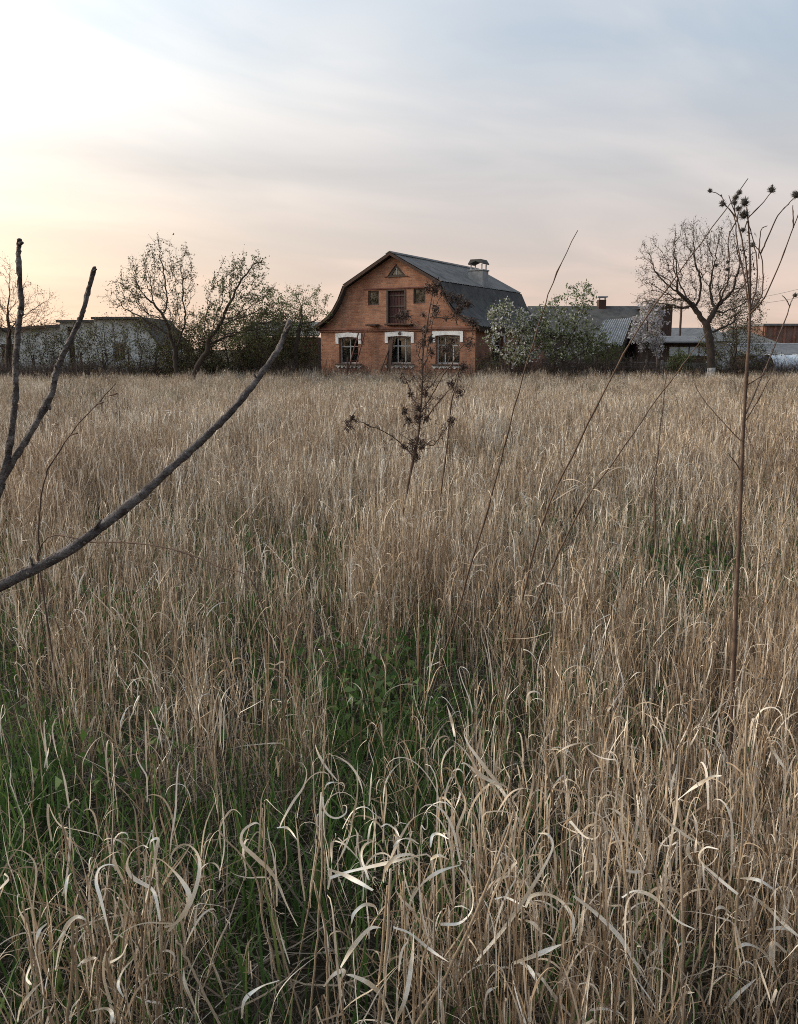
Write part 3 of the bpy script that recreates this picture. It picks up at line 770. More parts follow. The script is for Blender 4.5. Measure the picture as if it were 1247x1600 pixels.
    zt = px_z(474, Y); g = Geo(); g.add(*tube([(0, 0, 0), (0, 0, zt)], [.09, .07], 8)); link('mast', g.mesh('mast'), M['board'], e)
    boxes('crossarm', [(-.5, .5, -.04, .04, zt - .35, zt - .25)], M['board'], e)
    for dx, yy, which in ((-.45, 445, 'upper'), (.45, 462, 'lower')):
        a = np.array([e.location.x + dx, Y, zt - .22]); b_ = at(1330, yy - 18, 70); P = []
        for k in range(25):
            f = k / 24; p_ = a * (1 - f) + b_ * f; p_[2] -= 0.5 * 4 * f * (1 - f); P.append(p_ - a)
        g = Geo(); g.add(*tube(P, .010, 4)); o = link('overhead_wire', g.mesh('overhead_wire'), M['slate_dark']); o.location = a
        tag(o, which + ' of the two thin overhead wires at the right edge', 'wire')


build_outbuildings()


# ---------------------------------------------------------------- trees and shrubs
def colonize(rng, trunk, crowns, step=0.16, infl=1.3, kill=0.30, iters=130, gravity=0.0):
    """branches grow towards points spread through the crown"""
    nodes = [np.array(trunk[0], float)]; par = [-1]
    for a, b_ in zip(trunk[:-1], trunk[1:]):
        a, b_ = np.array(a, float), np.array(b_, float); n = max(1, int(np.linalg.norm(b_ - a) / step))
        for k in range(1, n + 1):
            nodes.append(a + (b_ - a) * k / n + rng.normal(0, .012, 3)); par.append(len(nodes) - 2)
    pts = []
    for c, r, n in crowns:
        u = rng.normal(size=(n, 3)); u /= np.linalg.norm(u, axis=1)[:, None]; rad = rng.random(n) ** 0.42
        pts.append(np.array(c) + u * rad[:, None] * np.array(r) * (1 + .12 * np.sin(u[:, :1] * 5 + u[:, 2:] * 7)))
    A = np.concatenate(pts); A = A[A[:, 2] > .25]
    span = A.max(0) - A.min(0)
    for q in range(7):
        c = A[rng.integers(len(A))]; A = A[(((A - c) / (span * rng.uniform(.06, .13))) ** 2).sum(1) > 1]
    Nn = np.array(nodes); d = np.linalg.norm(A[:, None] - Nn[None], axis=2); near = d.argmin(1); dist = d.min(1)
    alive = np.ones(len(A), bool); alive &= dist > kill
    for it in range(iters):
        inf = infl if dist[alive].min(initial=9) < infl else dist[alive].min(initial=9) * 1.05
        sel = alive & (dist < inf)
        if not sel.any(): break
        idx = near[sel]; v = A[sel] - np.array(nodes)[idx]; v /= np.linalg.norm(v, axis=1)[:, None] + 1e-9
        uniq, inv = np.unique(idx, return_inverse=True); s = np.zeros((len(uniq), 3)); np.add.at(s, inv, v)
        s += rng.normal(0, .22, s.shape) * np.linalg.norm(s, axis=1)[:, None]; s[:, 2] -= gravity
        s /= np.linalg.norm(s, axis=1)[:, None] + 1e-9
        new = np.array(nodes)[uniq] + s * step; base = len(nodes)
        nodes.extend(new); par.extend(uniq.tolist())
        dn = np.linalg.norm(A[:, None] - new[None], axis=2); m = dn.argmin(1); md = dn.min(1); bt = md < dist
        near[bt] = base + m[bt]; dist[bt] = md[bt]; alive &= dist > kill
        if not alive.any() or len(nodes) > 6000: break
    return np.array(nodes), np.array(par)


def leaf_quads(rng, P, size, tint=None):
    n = len(P); a = rng.normal(size=(n, 3)); a /= np.linalg.norm(a, axis=1)[:, None]
    b_ = np.cross(a, rng.normal(size=(n, 3))); b_ /= np.linalg.norm(b_, axis=1)[:, None]
    s = (size * rng.uniform(.6, 1.3, n))[:, None]
    c = np.cross(a, b_) * s * .18
    V = np.stack([P, P + a * s * .5 + b_ * s * .3 + c, P + a * s, P + a * s * .5 - b_ * s * .3 + c], 1).reshape(-1, 3)
    Fq = np.arange(4 * n).reshape(n, 4)
    t = np.repeat(rng.random(n) if tint is None else tint, 4)
    return V, Fq, t


def tree(name, label, cat, root, trunk, crowns, seed, group=None, rmin=0.006, e=2.25, step=.16, kill=.30, infl=1.3,
         twigs=2.0, twig_len=.35, leaves=(), bark='bark', twig_m='twig', thick=0.03, trunk_name='trunk', whitewash=0.0, rmax=None):
    rng = np.random.default_rng(seed); root = np.array(root, float); root[2] = 0
    N, par = colonize(rng, [np.array(t, float) for t in trunk], crowns, step, infl, kill)
    n = len(N); kids = [[] for _ in range(n)]
    for i in range(1, n): kids[par[i]].append(i)
    r = np.zeros(n)
    for i in range(n - 1, -1, -1):
        r[i] = rmin if not kids[i] else (sum(r[k] ** e for k in kids[i])) ** (1 / e)
    if rmax: r = np.where(r > rmin * 2, rmin * 2 + (r - rmin * 2) * (rmax - rmin * 2) / max(r.max() - rmin * 2, 1e-6), r)
    T = empty(name, root); tag(T, label, cat, group)
    big, small = Geo(), Geo(); stack = [0]; seen_thin = []
    while stack:
        i = stack.pop(); ch = [par[i]] if par[i] >= 0 else []
        ch.append(i); cur = i
        while kids[cur]:
            ks = sorted(kids[cur], key=lambda k: -r[k]); stack.extend(ks[1:]); cur = ks[0]; ch.append(cur)
        if len(ch) < 2: continue
        rr = r[ch].copy()
        if par[i] >= 0: rr[0] = rr[1]
        P = N[ch] - root
        if rr.max() > thick:
            cut = max(2, int((rr > thick * .6).sum())) + 1
            V, Q = tube(P[:cut], rr[:cut], 7); big.add(V, Q)
            if len(P) > cut:
                V, Q = tube(P[cut - 1:], rr[cut - 1:], 3, False); small.add(V, Q)
        else:
            V, Q = tube(P, rr, 3, False); small.add(V, Q)
    thin = np.where(r < rmin * 3.2)[0]; thin = thin[par[thin] >= 0]
    if twigs:
        m = int(len(thin) * twigs); pick = rng.choice(thin, m); dirv = N[pick] - N[par[pick]]
        az = np.arctan2(dirv[:, 1], dirv[:, 0]) + rng.normal(0, .8, m); ln = np.clip(np.arccos(np.clip(dirv[:, 2] / (np.linalg.norm(dirv, axis=1) + 1e-9), -1, 1)) + rng.normal(0, .5, m), .05, 2.2)
        V, Q, P, d = ribbons(rng, N[pick] - root, az, ln, twig_len * rng.uniform(.4, 1.3, m), rmin * 1.7, rng.normal(0, .5, m), 3, tw0=rng.uniform(0, 3, m))
        small.add(V, Q); tips = P.reshape(-1, 3)
    else: tips = N[thin] - root
    tr = link(trunk_name, big.mesh(trunk_name, True), M[bark], T)
    cr = link('crown', small.mesh('crown'), M[twig_m], T)
    for lname, lm, cnt, size, jit, zlo in leaves:
        src = tips[tips[:, 2] > zlo]; P = src[rng.integers(0, len(src), cnt)] + rng.normal(0, jit, (cnt, 3))
        g = Geo(); g.add(*leaf_quads(rng, P, size)); o = link(lname, g.mesh(lname), M[lm], cr); o['kind'] = 'stuff'
    if whitewash:
        g = Geo(); sel = [k for k in range(n) if N[k][2] < whitewash and r[k] > r.max() * .6]
        if len(sel) >= 2: g.add(*tube(N[sel] - root, r[sel] + .006, 9)); link('whitewash_band', g.mesh('whitewash_band', True), M['trunk_lime'], tr)
    return T


def ell(px, py, rx, ry, Y, n, ry3=None):
    c = at(px, py, Y); k = Y / F
    return (c, (rx * k, (ry3 or rx) * k, ry * k), n)


def P_(px, py, Y): return at(px, py, Y)
def G_(px, Y): p = at(px, 560, Y); p[2] = 0; return p


def build_trees():
    Y = 37.0
    tree('bare_tree', 'big bare spreading tree with whitewashed trunk on the right', 'tree', G_(1113, Y),
         [G_(1113, Y), P_(1112, 560, Y), P_(1109, 530, Y), P_(1103, 505, Y)],
         [ell(1040, 425, 42, 36, Y, 440), ell(1075, 380, 36, 34, Y, 340), ell(1128, 400, 46, 48, Y, 560), ell(1045, 470, 58, 18, Y, 260), ell(1150, 470, 44, 52, Y + .5, 700), ell(1105, 450, 50, 30, Y, 260), ell(1018, 395, 22, 24, Y, 90)], 11,
         rmin=.0065, e=2.15, twigs=1.6, twig_len=.34, kill=.19, infl=1.0, step=.13, whitewash=.85, rmax=.165,
         leaves=[('buds', 'bud_brown', 5200, .055, .05, 2.2)])
    tree('leafing_bush', 'dense twiggy bush with dull green buds beneath the right of the bare tree', 'bush', G_(1145, 38.5), [G_(1145, 38.5), P_(1145, 570, 38.5)],
         [ell(1145, 510, 48, 55, 38.5, 700), ell(1175, 560, 40, 25, 38.5, 250), ell(1120, 555, 40, 30, 38.5, 250)], 12, rmin=.006, twigs=2.2, twig_len=.4, thick=.04, trunk_name='stems',
         leaves=[('buds', 'bud_brown', 6500, .06, .07, .2), ('leaves', 'bud', 2200, .06, .07, .2)])
    Y = 37.0
    tree('fruit_tree', 'budding fruit tree with airy round crown in front of the pale house', 'tree', G_(272, Y),
         [G_(278, Y), P_(276, 580, Y), P_(273, 560, Y)],
         [ell(232, 438, 38, 38, Y, 330), ell(200, 462, 34, 24, Y, 180), ell(280, 440, 26, 50, Y, 300), ell(250, 398, 20, 28, Y, 110), ell(235, 500, 46, 22, Y, 170), ell(285, 505, 30, 30, Y, 150)], 21, rmin=.0065, twigs=1.6, twig_len=.36, rmax=.10, kill=.20, step=.14,
         leaves=[('buds', 'bud_brown', 3200, .07, .04, .8), ('leaves', 'bud', 1300, .08, .04, .8)])
    Y = 36.0
    tree('leaning_tree', 'dark leaning tree with small green leaves left of the brick house', 'tree', G_(293, Y),
         [G_(293, Y), P_(308, 572, Y), P_(322, 552, Y)],
         [ell(350, 455, 30, 44, Y, 360), ell(395, 480, 38, 40, Y, 400), ell(330, 505, 28, 30, Y, 170), ell(386, 420, 28, 24, Y, 140), ell(380, 520, 50, 22, Y, 220), ell(440, 498, 28, 28, Y, 180)], 22, rmin=.006, twigs=1.7, twig_len=.34, rmax=.11, kill=.22, step=.14,
         leaves=[('buds', 'bud_brown', 2600, .07, .04, .6), ('leaves', 'bud', 3300, .085, .04, .6)])
    Y = 40.0
    tree('young_tree', 'thin young tree with fresh green tufts beside the eave of the brick house', 'tree', G_(462, Y),
         [G_(462, Y), P_(462, 560, Y), P_(464, 530, Y), P_(470, 505, Y)],
         [ell(475, 478, 40, 34, Y, 260), ell(440, 478, 26, 34, Y, 140), ell(500, 500, 16, 14, Y, 50)], 23, rmin=.006, twigs=1.4, twig_len=.34, rmax=.10,
         leaves=[('leaves', 'bud', 2600, .07, .06, 1.4)], twig_m='twig_warm')
    Y = 40.0
    tree('edge_tree', 'bare tree with thin reddish twigs at the left edge', 'tree', G_(12, Y),
         [G_(12, Y), P_(12, 560, Y), P_(14, 530, Y)], [ell(35, 490, 62, 42, Y, 420), ell(10, 450, 30, 45, Y, 160), ell(-30, 480, 60, 70, Y, 300), ell(75, 505, 30, 25, Y, 90)], 24, rmin=.006, twigs=1.6, twig_len=.45, rmax=.13,
         twig_m='twig_warm', leaves=[('buds', 'bud_brown', 1800, .06, .05, 1.2)])
    # right of the house
    Y = 38.5
    tree('blossom_tree', 'small tree in pale white blossom at the right corner of the brick house', 'tree', G_(797, Y), [G_(797, Y), P_(797, 575, Y), P_(798, 560, Y)],
         [ell(785, 492, 22, 20, Y, 170), ell(810, 510, 26, 24, Y, 240), ell(775, 525, 18, 24, Y, 130), ell(832, 530, 24, 30, Y, 240), ell(812, 552, 34, 20, Y, 200), ell(840, 500, 14, 14, Y, 60)], 31, rmin=.006, twigs=1.6, twig_len=.3, rmax=.07, kill=.22, step=.14,
         leaves=[('leaves', 'leaf_grey', 1200, .12, .05, .4), ('blossoms', 'blossom', 1400, .12, .05, .5), ('new_leaves', 'bud', 900, .11, .05, .4)])
    tree('green_tree', 'bushy green leafing tree with open twiggy top right of the blossom', 'tree', G_(882, Y), [G_(882, Y), P_(880, 575, Y), P_(880, 555, Y)],
         [ell(862, 520, 36, 32, Y, 330), ell(898, 512, 30, 32, Y, 260), ell(908, 462, 24, 24, Y, 90), ell(868, 480, 26, 18, Y, 80), ell(925, 530, 30, 26, Y, 220), ell(880, 548, 40, 18, Y, 180)], 32, rmin=.006, twigs=1.5, twig_len=.3, rmax=.08, kill=.22, step=.14,
         leaves=[('leaves', 'bud', 1500, .12, .05, .5), ('pale_leaves', 'leaf_grey', 1500, .12, .05, .5), ('blossoms', 'blossom', 800, .11, .05, .5)])
    tree('pink_blossom_tree', 'narrow tree in pale pinkish blossom before the dark boarded hayloft', 'tree', G_(1012, 41), [G_(1012, 41), P_(1012, 570, 41), P_(1012, 552, 41)],
         [ell(1015, 492, 20, 22, 41, 220), ell(1006, 520, 24, 24, 41, 260), ell(1024, 540, 18, 18, 41, 120)], 33, rmin=.006, twigs=1.6, twig_len=.3, rmax=.07,
         leaves=[('blossoms', 'blossom_pink', 2400, .13, .06, .8), ('leaves', 'leaf_grey', 500, .10, .06, .5)])
    # shrubs along the far edge of the field
    rows = [(-15, 540, 42, 44, 42, 'dark twiggy shrub at the left edge in front of the long shed'),
            (55, 546, 40, 44, 41, 'dull twiggy shrub below the joint of the long shed and annex'),
            (112, 548, 38, 44, 41, 'twiggy shrub before the dark door of the annex'),
            (165, 542, 38, 48, 40, 'loose twiggy shrub before the left half of the pale house'),
            (222, 545, 40, 48, 39, 'twiggy shrub before the right end of the pale house'),
            (290, 552, 46, 44, 38.5, 'dense dark shrub around the feet of the two left trees'),
            (355, 540, 48, 54, 39, 'dense olive shrub behind the leaning tree'),
            (412, 536, 46, 54, 40, 'dense olive shrub right of the leaning tree'),
            (462, 545, 38, 50, 41, 'dark shrub in front of the plank shed')]
    for k, (px, py, rx, ry, Y, lab) in enumerate(rows):
        green = k in (5, 6, 7, 8)
        tree('shrub', lab, 'shrub', G_(px, Y), [G_(px, Y), P_(px, 588, Y)], [ell(px, py, rx, ry, Y, 620), ell(px, 575, rx, 18, Y, 160)], 50 + k, 'shrubs along the far left edge of the field',
             rmin=.006, twigs=2.6, twig_len=.42, thick=.035, trunk_name='stems', rmax=.05, step=.2, kill=.32,
             leaves=[('buds', 'bud_brown', 7000 if green else 1800, .08, .10, .1), ('leaves', 'bud', 2600 if green else 700, .075, .08, .1)])
    for k, (px, py, rx, ry, Y, lab) in enumerate([(940, 560, 34, 28, 40, 'low dark green shrub under the corrugated roof'), (1060, 572, 22, 18, 38.8, 'low green shrub in front of the concrete fence'), (770, 572, 24, 22, 40, 'low brown shrub by the side wall of the brick house')]):
        tree('low_shrub', lab, 'shrub', G_(px, Y), [G_(px, Y), P_(px, 590, Y)], [ell(px, py, rx, ry, Y, 300)], 70 + k, rmin=.006, twigs=2.2, twig_len=.35, thick=.035, trunk_name='stems', rmax=.04, step=.18,
             leaves=[('buds', 'bud_brown', 900, .06, .08, .1), ('leaves', 'bud', 2800 if k < 2 else 600, .07, .09, .1)])


build_trees()


# ---------------------------------------------------------------- the dry grass field
def smooth01(x, a, b_): t = np.clip((x - a) / (b_ - a), 0, 1); return t * t * (3 - 2 * t)


def vnoise(x, y, seed):
    r = np.random.default_rng(seed); s = np.zeros_like(x)
    for k in range(10):
        a = r.uniform(0, 6.28); f = r.uniform(.8, 2.2); p = r.uniform(0, 6.28); s += np.sin((x * np.cos(a) + y * np.sin(a)) * f + p)
    return s / 10 ** .5 / 1.0


def blob(x, y, cx, cy, rx, ry): return np.exp(-(((x - cx) / rx) ** 2 + ((y - cy) / ry) ** 2))


def dryness(x, y):
    """share of standing dry stalks: patches of green show between"""
    d = 0.72 + 0.26 * vnoise(x * 2.6, y * 2.2, 3)
    d -= .5 * blob(x, y, -.12, 2.75, .22, .6) + 0.55 * blob(x, y, -0.75, 2.25, .7, .40) + 0.32 * blob(x, y, -1.5, 2.6, .8, .6) + .35 * blob(x, y, -.55, 3.4, .9, .5)
    d -= 0.75 * blob(x, y, 0.0, 2.2, .30, .55) + .5 * blob(x, y, .05, 3.3, .45, .35) + .6 * blob(x, y, -1.3, 4.6, .7, .4) + .45 * blob(x, y, -.25, 1.62, .22, .25)
    d -= .5 * blob(x, y, 2.1, 5.6, .45, .7) + .35 * blob(x, y, .35, 1.95, .2, .25) + .6 * blob(x, y, -1.05, 1.7, .25, .35)
    d += .35 * blob(x, y, .1, 5.0, .6, .8)
    d -= .35 * blob(x, y, 1.5, 4.9, .8, .5) + .25 * blob(x, y, .75, 4.4, .5, .4)
    d += .35 * blob(x, y, .9, 3.2, .9, 1.2) + .4 * blob(x, y, .55, 1.62, .6, .35) + .5 * blob(x, y, -.62, 1.58, .22, .15) - .75 * blob(x, y, -.55, 1.28, .5, .14) - .5 * blob(x, y, .3, 1.25, .6, .12) + .45 * blob(x, y, -.35, 2.75, .25, .25) + .3 * blob(x, y, -.95, 2.75, .2, .3) + .35 * blob(x, y, -1.2, 3.35, .35, .3)
    d += .32 * blob(x, y, 1.0, 2.3, .65, .9) + .25 * blob(x, y, .45, 1.75, .5, .25) + .2 * blob(x, y, 1.8, 3.8, 1.0, 1.0)
    return np.clip(d, 0.04, 1.0)


def wedge(rng, y0, y1, per_m2, margin=1.2):
    hw = 0.485 * y1 + margin; n = int((y1 - y0) * 2 * hw * per_m2)
    x = rng.uniform(-hw, hw, n); y = rng.uniform(y0, y1, n); k = np.abs(x) < 0.485 * y + margin
    return x[k], y[k]


def stalk_set(rng, x, y, g, height=(.48, .80), leaves=2.0, segs=8, wscale=1.0, stem_w=.0030, hscale=1.0, shade=0.0):
    """standing dry stems with withered, curling leaves"""
    n = len(x); base = np.stack([x, y, np.full(n, -.02)], -1)
    h = rng.uniform(*height, n) * rng.choice([1, 1, 1, .7], n) * hscale; az = rng.uniform(0, 2 * np.pi, n)
    lean = np.abs(rng.normal(0, .11, n)) + (rng.random(n) < .13) * rng.uniform(.2, 1.15, n)
    lodge = np.clip(vnoise(x * 1.3 + 4, y * 1.1, 21) - .45, 0, 1); az = np.where(rng.random(n) < lodge * 1.6, vnoise(x * .5, y * .5, 22) * 2.5 + rng.normal(0, .4, n), az); lean = lean + lodge * rng.uniform(0, .55, n)
    tint = np.clip(rng.normal(.47, .22, n) + shade, .04, .95)
    V, Q, P, d = ribbons(rng, base, az, lean, h, stem_w * wscale * rng.uniform(.75, 1.3, n), rng.normal(.03, .14, n), 5, power=1.5, tw0=rng.uniform(0, 3.14, n), tip=.45, root=1.0, peak=.2, kink=.10)
    g.add(V, Q, np.repeat(tint, 12))
    m = int(n * leaves); k = rng.integers(0, n, m); f = rng.beta(2.2, 1.3, m) * .97
    pos = f * 5; i0 = np.minimum(pos.astype(int), 4); fr = (pos - i0)[:, None]
    b_ = P[k, i0] * (1 - fr) + P[k, i0 + 1] * fr
    kind = rng.random(m); L = rng.uniform(.08, .26, m) * np.where(kind < .5, 1.15, .95)
    curl = np.where(kind < .50, rng.normal(0, .45, m), np.where(kind < .90, rng.uniform(1.6, 5.2, m), rng.uniform(1.2, 5.5, m)))
    power = np.where(kind < .50, 1.5, np.where(kind < .90, rng.uniform(3.0, 8.0, m), rng.uniform(1.1, 2.2, m)))
    V, Q, P2, d2 = ribbons(rng, b_, rng.uniform(0, 2 * np.pi, m), np.abs(rng.normal(.06, .22, m)), L, wscale * rng.uniform(.0020, .0058, m), curl, segs,
                           power=power, drift=rng.normal(0, .9, m), tw0=rng.uniform(-.6, .6, m), tw1=rng.normal(0, 1.8, m), root=.7, tip=.12, kink=.40)
    t2 = np.clip(tint[k] + rng.normal(.16, .24, m), .05, 1.0)
    g.add(V, Q, np.repeat(t2, (segs + 1) * 2))


def green_set(rng, x, y, g, hh=(.18, .42), segs=5, w=(.003, .0065)):
    n = len(x); V, Q, P, d = ribbons(rng, np.stack([x, y, np.full(n, -.02)], -1), rng.uniform(0, 6.28, n), np.abs(rng.normal(.1, .13, n)), rng.uniform(*hh, n), rng.uniform(*w, n), rng.uniform(.1, 1.3, n), segs,
                                     power=2.0, drift=rng.normal(0, .3, n), tw0=rng.normal(0, .5, n), tip=.06)
    g.add(V, Q, np.repeat(rng.random(n), (segs + 1) * 2))


def thatch_set(rng, x, y, g, zmax=.14):
    n = len(x); V, Q, P, d = ribbons(rng, np.stack([x, y, rng.random(n) ** 2 * zmax], -1), rng.uniform(0, 6.28, n), rng.normal(1.45, .2, n), rng.uniform(.10, .38, n), rng.uniform(.002, .0055, n), rng.normal(0, .5, n), 4,
                                     drift=rng.normal(0, .6, n), tw0=rng.normal(0, .6, n), tip=.2)
    g.add(V, Q, np.repeat(rng.random(n), 10))


def scatter(name, X, Yv, scl, protos, label, cat, seed):
    """many copies of grass clumps as one mass"""
    rng = np.random.default_rng(seed); n = len(X)
    col = bpy.data.collections.new(name + '_clumps')
    for p in protos: col.objects.link(p)
    me = bpy.data.meshes.new(name); me.vertices.add(n)
    me.vertices.foreach_set('co', np.stack([X, Yv, np.zeros(n)], -1).astype(np.float32).ravel())
    a = me.attributes.new('rot', 'FLOAT_VECTOR', 'POINT'); a.data.foreach_set('vector', np.stack([rng.normal(0, .05, n), rng.normal(0, .05, n), rng.uniform(0, 6.28, n)], -1).astype(np.float32).ravel())
    a = me.attributes.new('scl', 'FLOAT', 'POINT'); a.data.foreach_set('value', scl.astype(np.float32))
    a = me.attributes.new('pick', 'INT', 'POINT'); a.data.foreach_set('value', rng.integers(0, len(protos), n).astype(np.int32))
    o = bpy.data.objects.new(name, me); sc.collection.objects.link(o)
    ng = bpy.data.node_groups.new(name + '_nodes', 'GeometryNodeTree')
    ng.interface.new_socket('Geometry', in_out='INPUT', socket_type='NodeSocketGeometry'); ng.interface.new_socket('Geometry', in_out='OUTPUT', socket_type='NodeSocketGeometry')
    N = ng.nodes; gi = N.new('NodeGroupInput'); go = N.new('NodeGroupOutput'); io = N.new('GeometryNodeInstanceOnPoints'); ci = N.new('GeometryNodeCollectionInfo')
    ci.inputs[0].default_value = col; ci.inputs[1].default_value = True; ci.inputs[2].default_value = True
    def na(nm, dt):
        q = N.new('GeometryNodeInputNamedAttribute'); q.data_type = dt; q.inputs[0].default_value = nm; return q.outputs[0]
    Lk = ng.links.new
    Lk(gi.outputs[0], io.inputs['Points']); Lk(ci.outputs[0], io.inputs['Instance']); io.inputs['Pick Instance'].default_value = True
    Lk(na('pick', 'INT'), io.inputs['Instance Index']); Lk(na('rot', 'FLOAT_VECTOR'), io.inputs['Rotation']); Lk(na('scl', 'FLOAT'), io.inputs['Scale'])
    Lk(io.outputs[0], go.inputs[0])
    md = o.modifiers.new('scatter', 'NODES'); md.node_group = ng
    return tag(o, label, cat, kind='stuff')


def proto(name, g, material):
    me = g.mesh(name); me.materials.append(material); return bpy.data.objects.new(name, me)


def build_grass():
    rng = np.random.default_rng(77)
    g = Geo()
    for y0, y1, dens, segs, lv, ws in ((.95, 2.6, 900, 12, 2.2, .92), (2.6, 4.6, 740, 9, 2.2, .95), (4.6, 8.0, 580, 7, 2.0, 1.05)):
        x, y = wedge(rng, y0, y1, dens, .7); k = rng.random(len(x)) < np.maximum(dryness(x, y) ** 2.0, .07); x, y = x[k], y[k]
        # most stalks stand in tufts, with gaps between
        nt = int(len(x) / 24); ti = rng.integers(0, len(x), nt); own = rng.integers(0, nt, len(x)); join = rng.random(len(x)) < .72
        sd_ = rng.uniform(.018, .055, nt)[own]; x = np.where(join, x[ti][own] + rng.normal(0, 1, len(x)) * sd_, x); y = np.where(join, y[ti][own] + rng.normal(0, 1, len(x)) * sd_, y)
        hs = rng.uniform(.80, 1.12, nt)[own] * (1 - .22 * (1 - smooth01(y, 1.3, 2.1)))
        stalk_set(rng, x, y, g, (.46, .76), lv, segs, ws, hscale=hs)
    n = 420; stalk_set(rng, rng.normal(.08, .22, n), rng.normal(4.95, .30, n), g, (.55, .86), 2.0, 7, 1.0)
    # broad bleached leaves that curl into hooks and loops, mostly on the nearest tufts
    cx = np.array([-.62, -.72, -.15, .0, .25, .45, .7, .9, .3, .55]); n = 460; k = rng.choice(len(cx), n, p=np.array([1, 1, .8, 1, 1.6, 1.6, 1.4, 1.4, 1.6, 1.6]) / 13)
    x = cx[k] + rng.normal(0, .13, n); y = 1.62 + np.abs(rng.normal(0, .22, n)) + .9 * (rng.random(n) < .35) * rng.random(n); x = x * y / 1.6
    V, Q, P, d = ribbons(rng, np.stack([x, y, rng.uniform(.22, .56, n)], -1), rng.uniform(0, 6.28, n), np.abs(rng.normal(0, .25, n)), rng.uniform(.10, .27, n), rng.uniform(.0028, .0068, n), rng.choice([-1, 1], n) * rng.uniform(.6, 5.5, n), 16,
                         power=rng.uniform(1.8, 5.0, n), drift=rng.normal(0, 1.2, n), tw0=rng.uniform(-.8, .8, n), tw1=rng.normal(0, 2.0, n), root=.6, tip=.12, kink=.55)
    g.add(V, Q, np.repeat(np.clip(rng.normal(.85, .12, n), .4, 1), 34))
    o = link('dry_grass', g.mesh('dry_grass'), M['straw']); tag(o, 'dense standing dry straw-coloured grass in the near field', 'grass', kind='stuff')
    g = Geo()
    for y0, y1, dens in ((.95, 3.0, 1050), (3.0, 5.5, 620), (5.5, 8.0, 260)):
        x, y = wedge(rng, y0, y1, dens, .7); k = rng.random(len(x)) < np.clip(1.25 - dryness(x, y), .18, 1) * np.clip(.75 + .5 * vnoise(x * 3.1, y * 2.7, 41), .1, 1); green_set(rng, x[k], y[k], g, (.16, .44), 6, (.0045, .0115))
    for cx_, cy_, n in ((-.18, 3.75, 420), (-.05, 3.2, 220), (-1.0, 2.7, 160), (1.95, 5.6, 260), (-1.5, 4.4, 240)):
        P = np.stack([rng.normal(cx_, .20, n), rng.normal(cy_, .18, n), rng.uniform(.04, .30, n)], -1); g.add(*leaf_quads(rng, P, .045))
    o = link('green_grass', g.mesh('green_grass'), M['green']); tag(o, 'fresh green grass growing up between the dry stalks', 'grass', kind='stuff')
    g = Geo()
    for y0, y1, dens in ((.9, 3.0, 1100), (3.0, 6, 600)):
        x, y = wedge(rng, y0, y1, dens, .7); thatch_set(rng, x, y, g)
    o = link('flattened_thatch', g.mesh('flattened_thatch'), M['thatch']); tag(o, 'flattened dead grass lying on the ground', 'grass', kind='stuff')
    # the far field: clumps scattered as one mass
    protos = []
    for q in range(12):
        r = np.random.default_rng(200 + q); g = Geo(); m = int(r.integers(38, 95)); sp = r.uniform(.16, .34); hh = r.uniform(.82, 1.12)
        rad = sp * np.sqrt(r.random(m)); a = r.uniform(0, 6.28, m); stalk_set(r, rad * np.cos(a), rad * np.sin(a), g, (.42, .74), 2.4, 6, 1.3, hscale=hh, shade=r.normal(0, .09))
        protos.append(proto('grass_clump', g, M['straw']))
    xs, ys = [], []
    for y0, y1, dens in ((7.8, 14, 10.5), (14, 24, 8.5), (24, 39.0, 7.0)):
        x, y = wedge(rng, y0, y1, dens, 4.0); xs.append(x); ys.append(y)
    x, y = np.concatenate(xs), np.concatenate(ys)
    k = (rng.random(len(x)) < np.clip(.85 + .35 * vnoise(x * .8, y * .6, 9), .30, 1)); x, y = x[k], y[k]
    sc_ = np.clip(rng.normal(.97, .12, len(x)) + .08 * vnoise(x * .35, y * .3, 12), .6, 1.3) * (1 - .22 * smooth01(y, 10, 26)) * (1 + .35 * (y > 35.5) * rng.random(len(y)) ** 2)
    scatter('far_dry_grass', x, y, sc_, protos, 'wide field of dry straw-coloured grass reaching to the houses', 'grass', 5)
    # green undergrowth in the far field and at its edge
    protos = []
    for s in range(4):
        r = np.random.default_rng(300 + s); g = Geo(); m = 60; rad = .3 * np.sqrt(r.random(m)); a = r.uniform(0, 6.28, m)
        green_set(r, rad * np.cos(a), rad * np.sin(a), g, (.2, .5), 4, (.006, .011)); protos.append(proto('green_clump', g, M['green']))
    x, y = wedge(rng, 7.8, 39, 1.3, 4); x2 = rng.uniform(-25, 25, 2600); y2 = rng.uniform(36.5, 52, 2600)
    x, y = np.concatenate([x, x2]), np.concatenate([y, y2]); scatter('far_green_grass', x, y, rng.uniform(.6, 1.15, len(x)), protos, 'green grass at the far edge of the field and under the trees', 'grass', 6)
    # dead brush along the far edge
    protos = []
    for s in range(4):
        r = np.random.default_rng(400 + s); g = Geo(); m = 40; rad = .35 * np.sqrt(r.random(m)); a = r.uniform(0, 6.28, m)
        V, Q, P, d = ribbons(r, np.stack([rad * np.cos(a), rad * np.sin(a), np.zeros(m)], -1), r.uniform(0, 6.28, m), np.abs(r.normal(0, .18, m)), r.uniform(.4, 1.15, m), r.uniform(.006, .013, m), r.normal(0, .3, m), 4, tw0=r.uniform(0, 3, m), tip=.4, root=1)
        g.add(V, Q, np.repeat(r.random(m), 10)); kk = r.integers(0, m, 130)
        V, Q, P2, d2 = ribbons(r, P[kk, r.integers(1, 5, 130)], r.uniform(0, 6.28, 130), r.uniform(.3, 1.1, 130), r.uniform(.1, .35, 130), .007, r.normal(0, .5, 130), 2, tw0=r.uniform(0, 3, 130))
        g.add(V, Q, np.repeat(r.random(130), 6)); protos.append(proto('brush_clump', g, M['brush']))
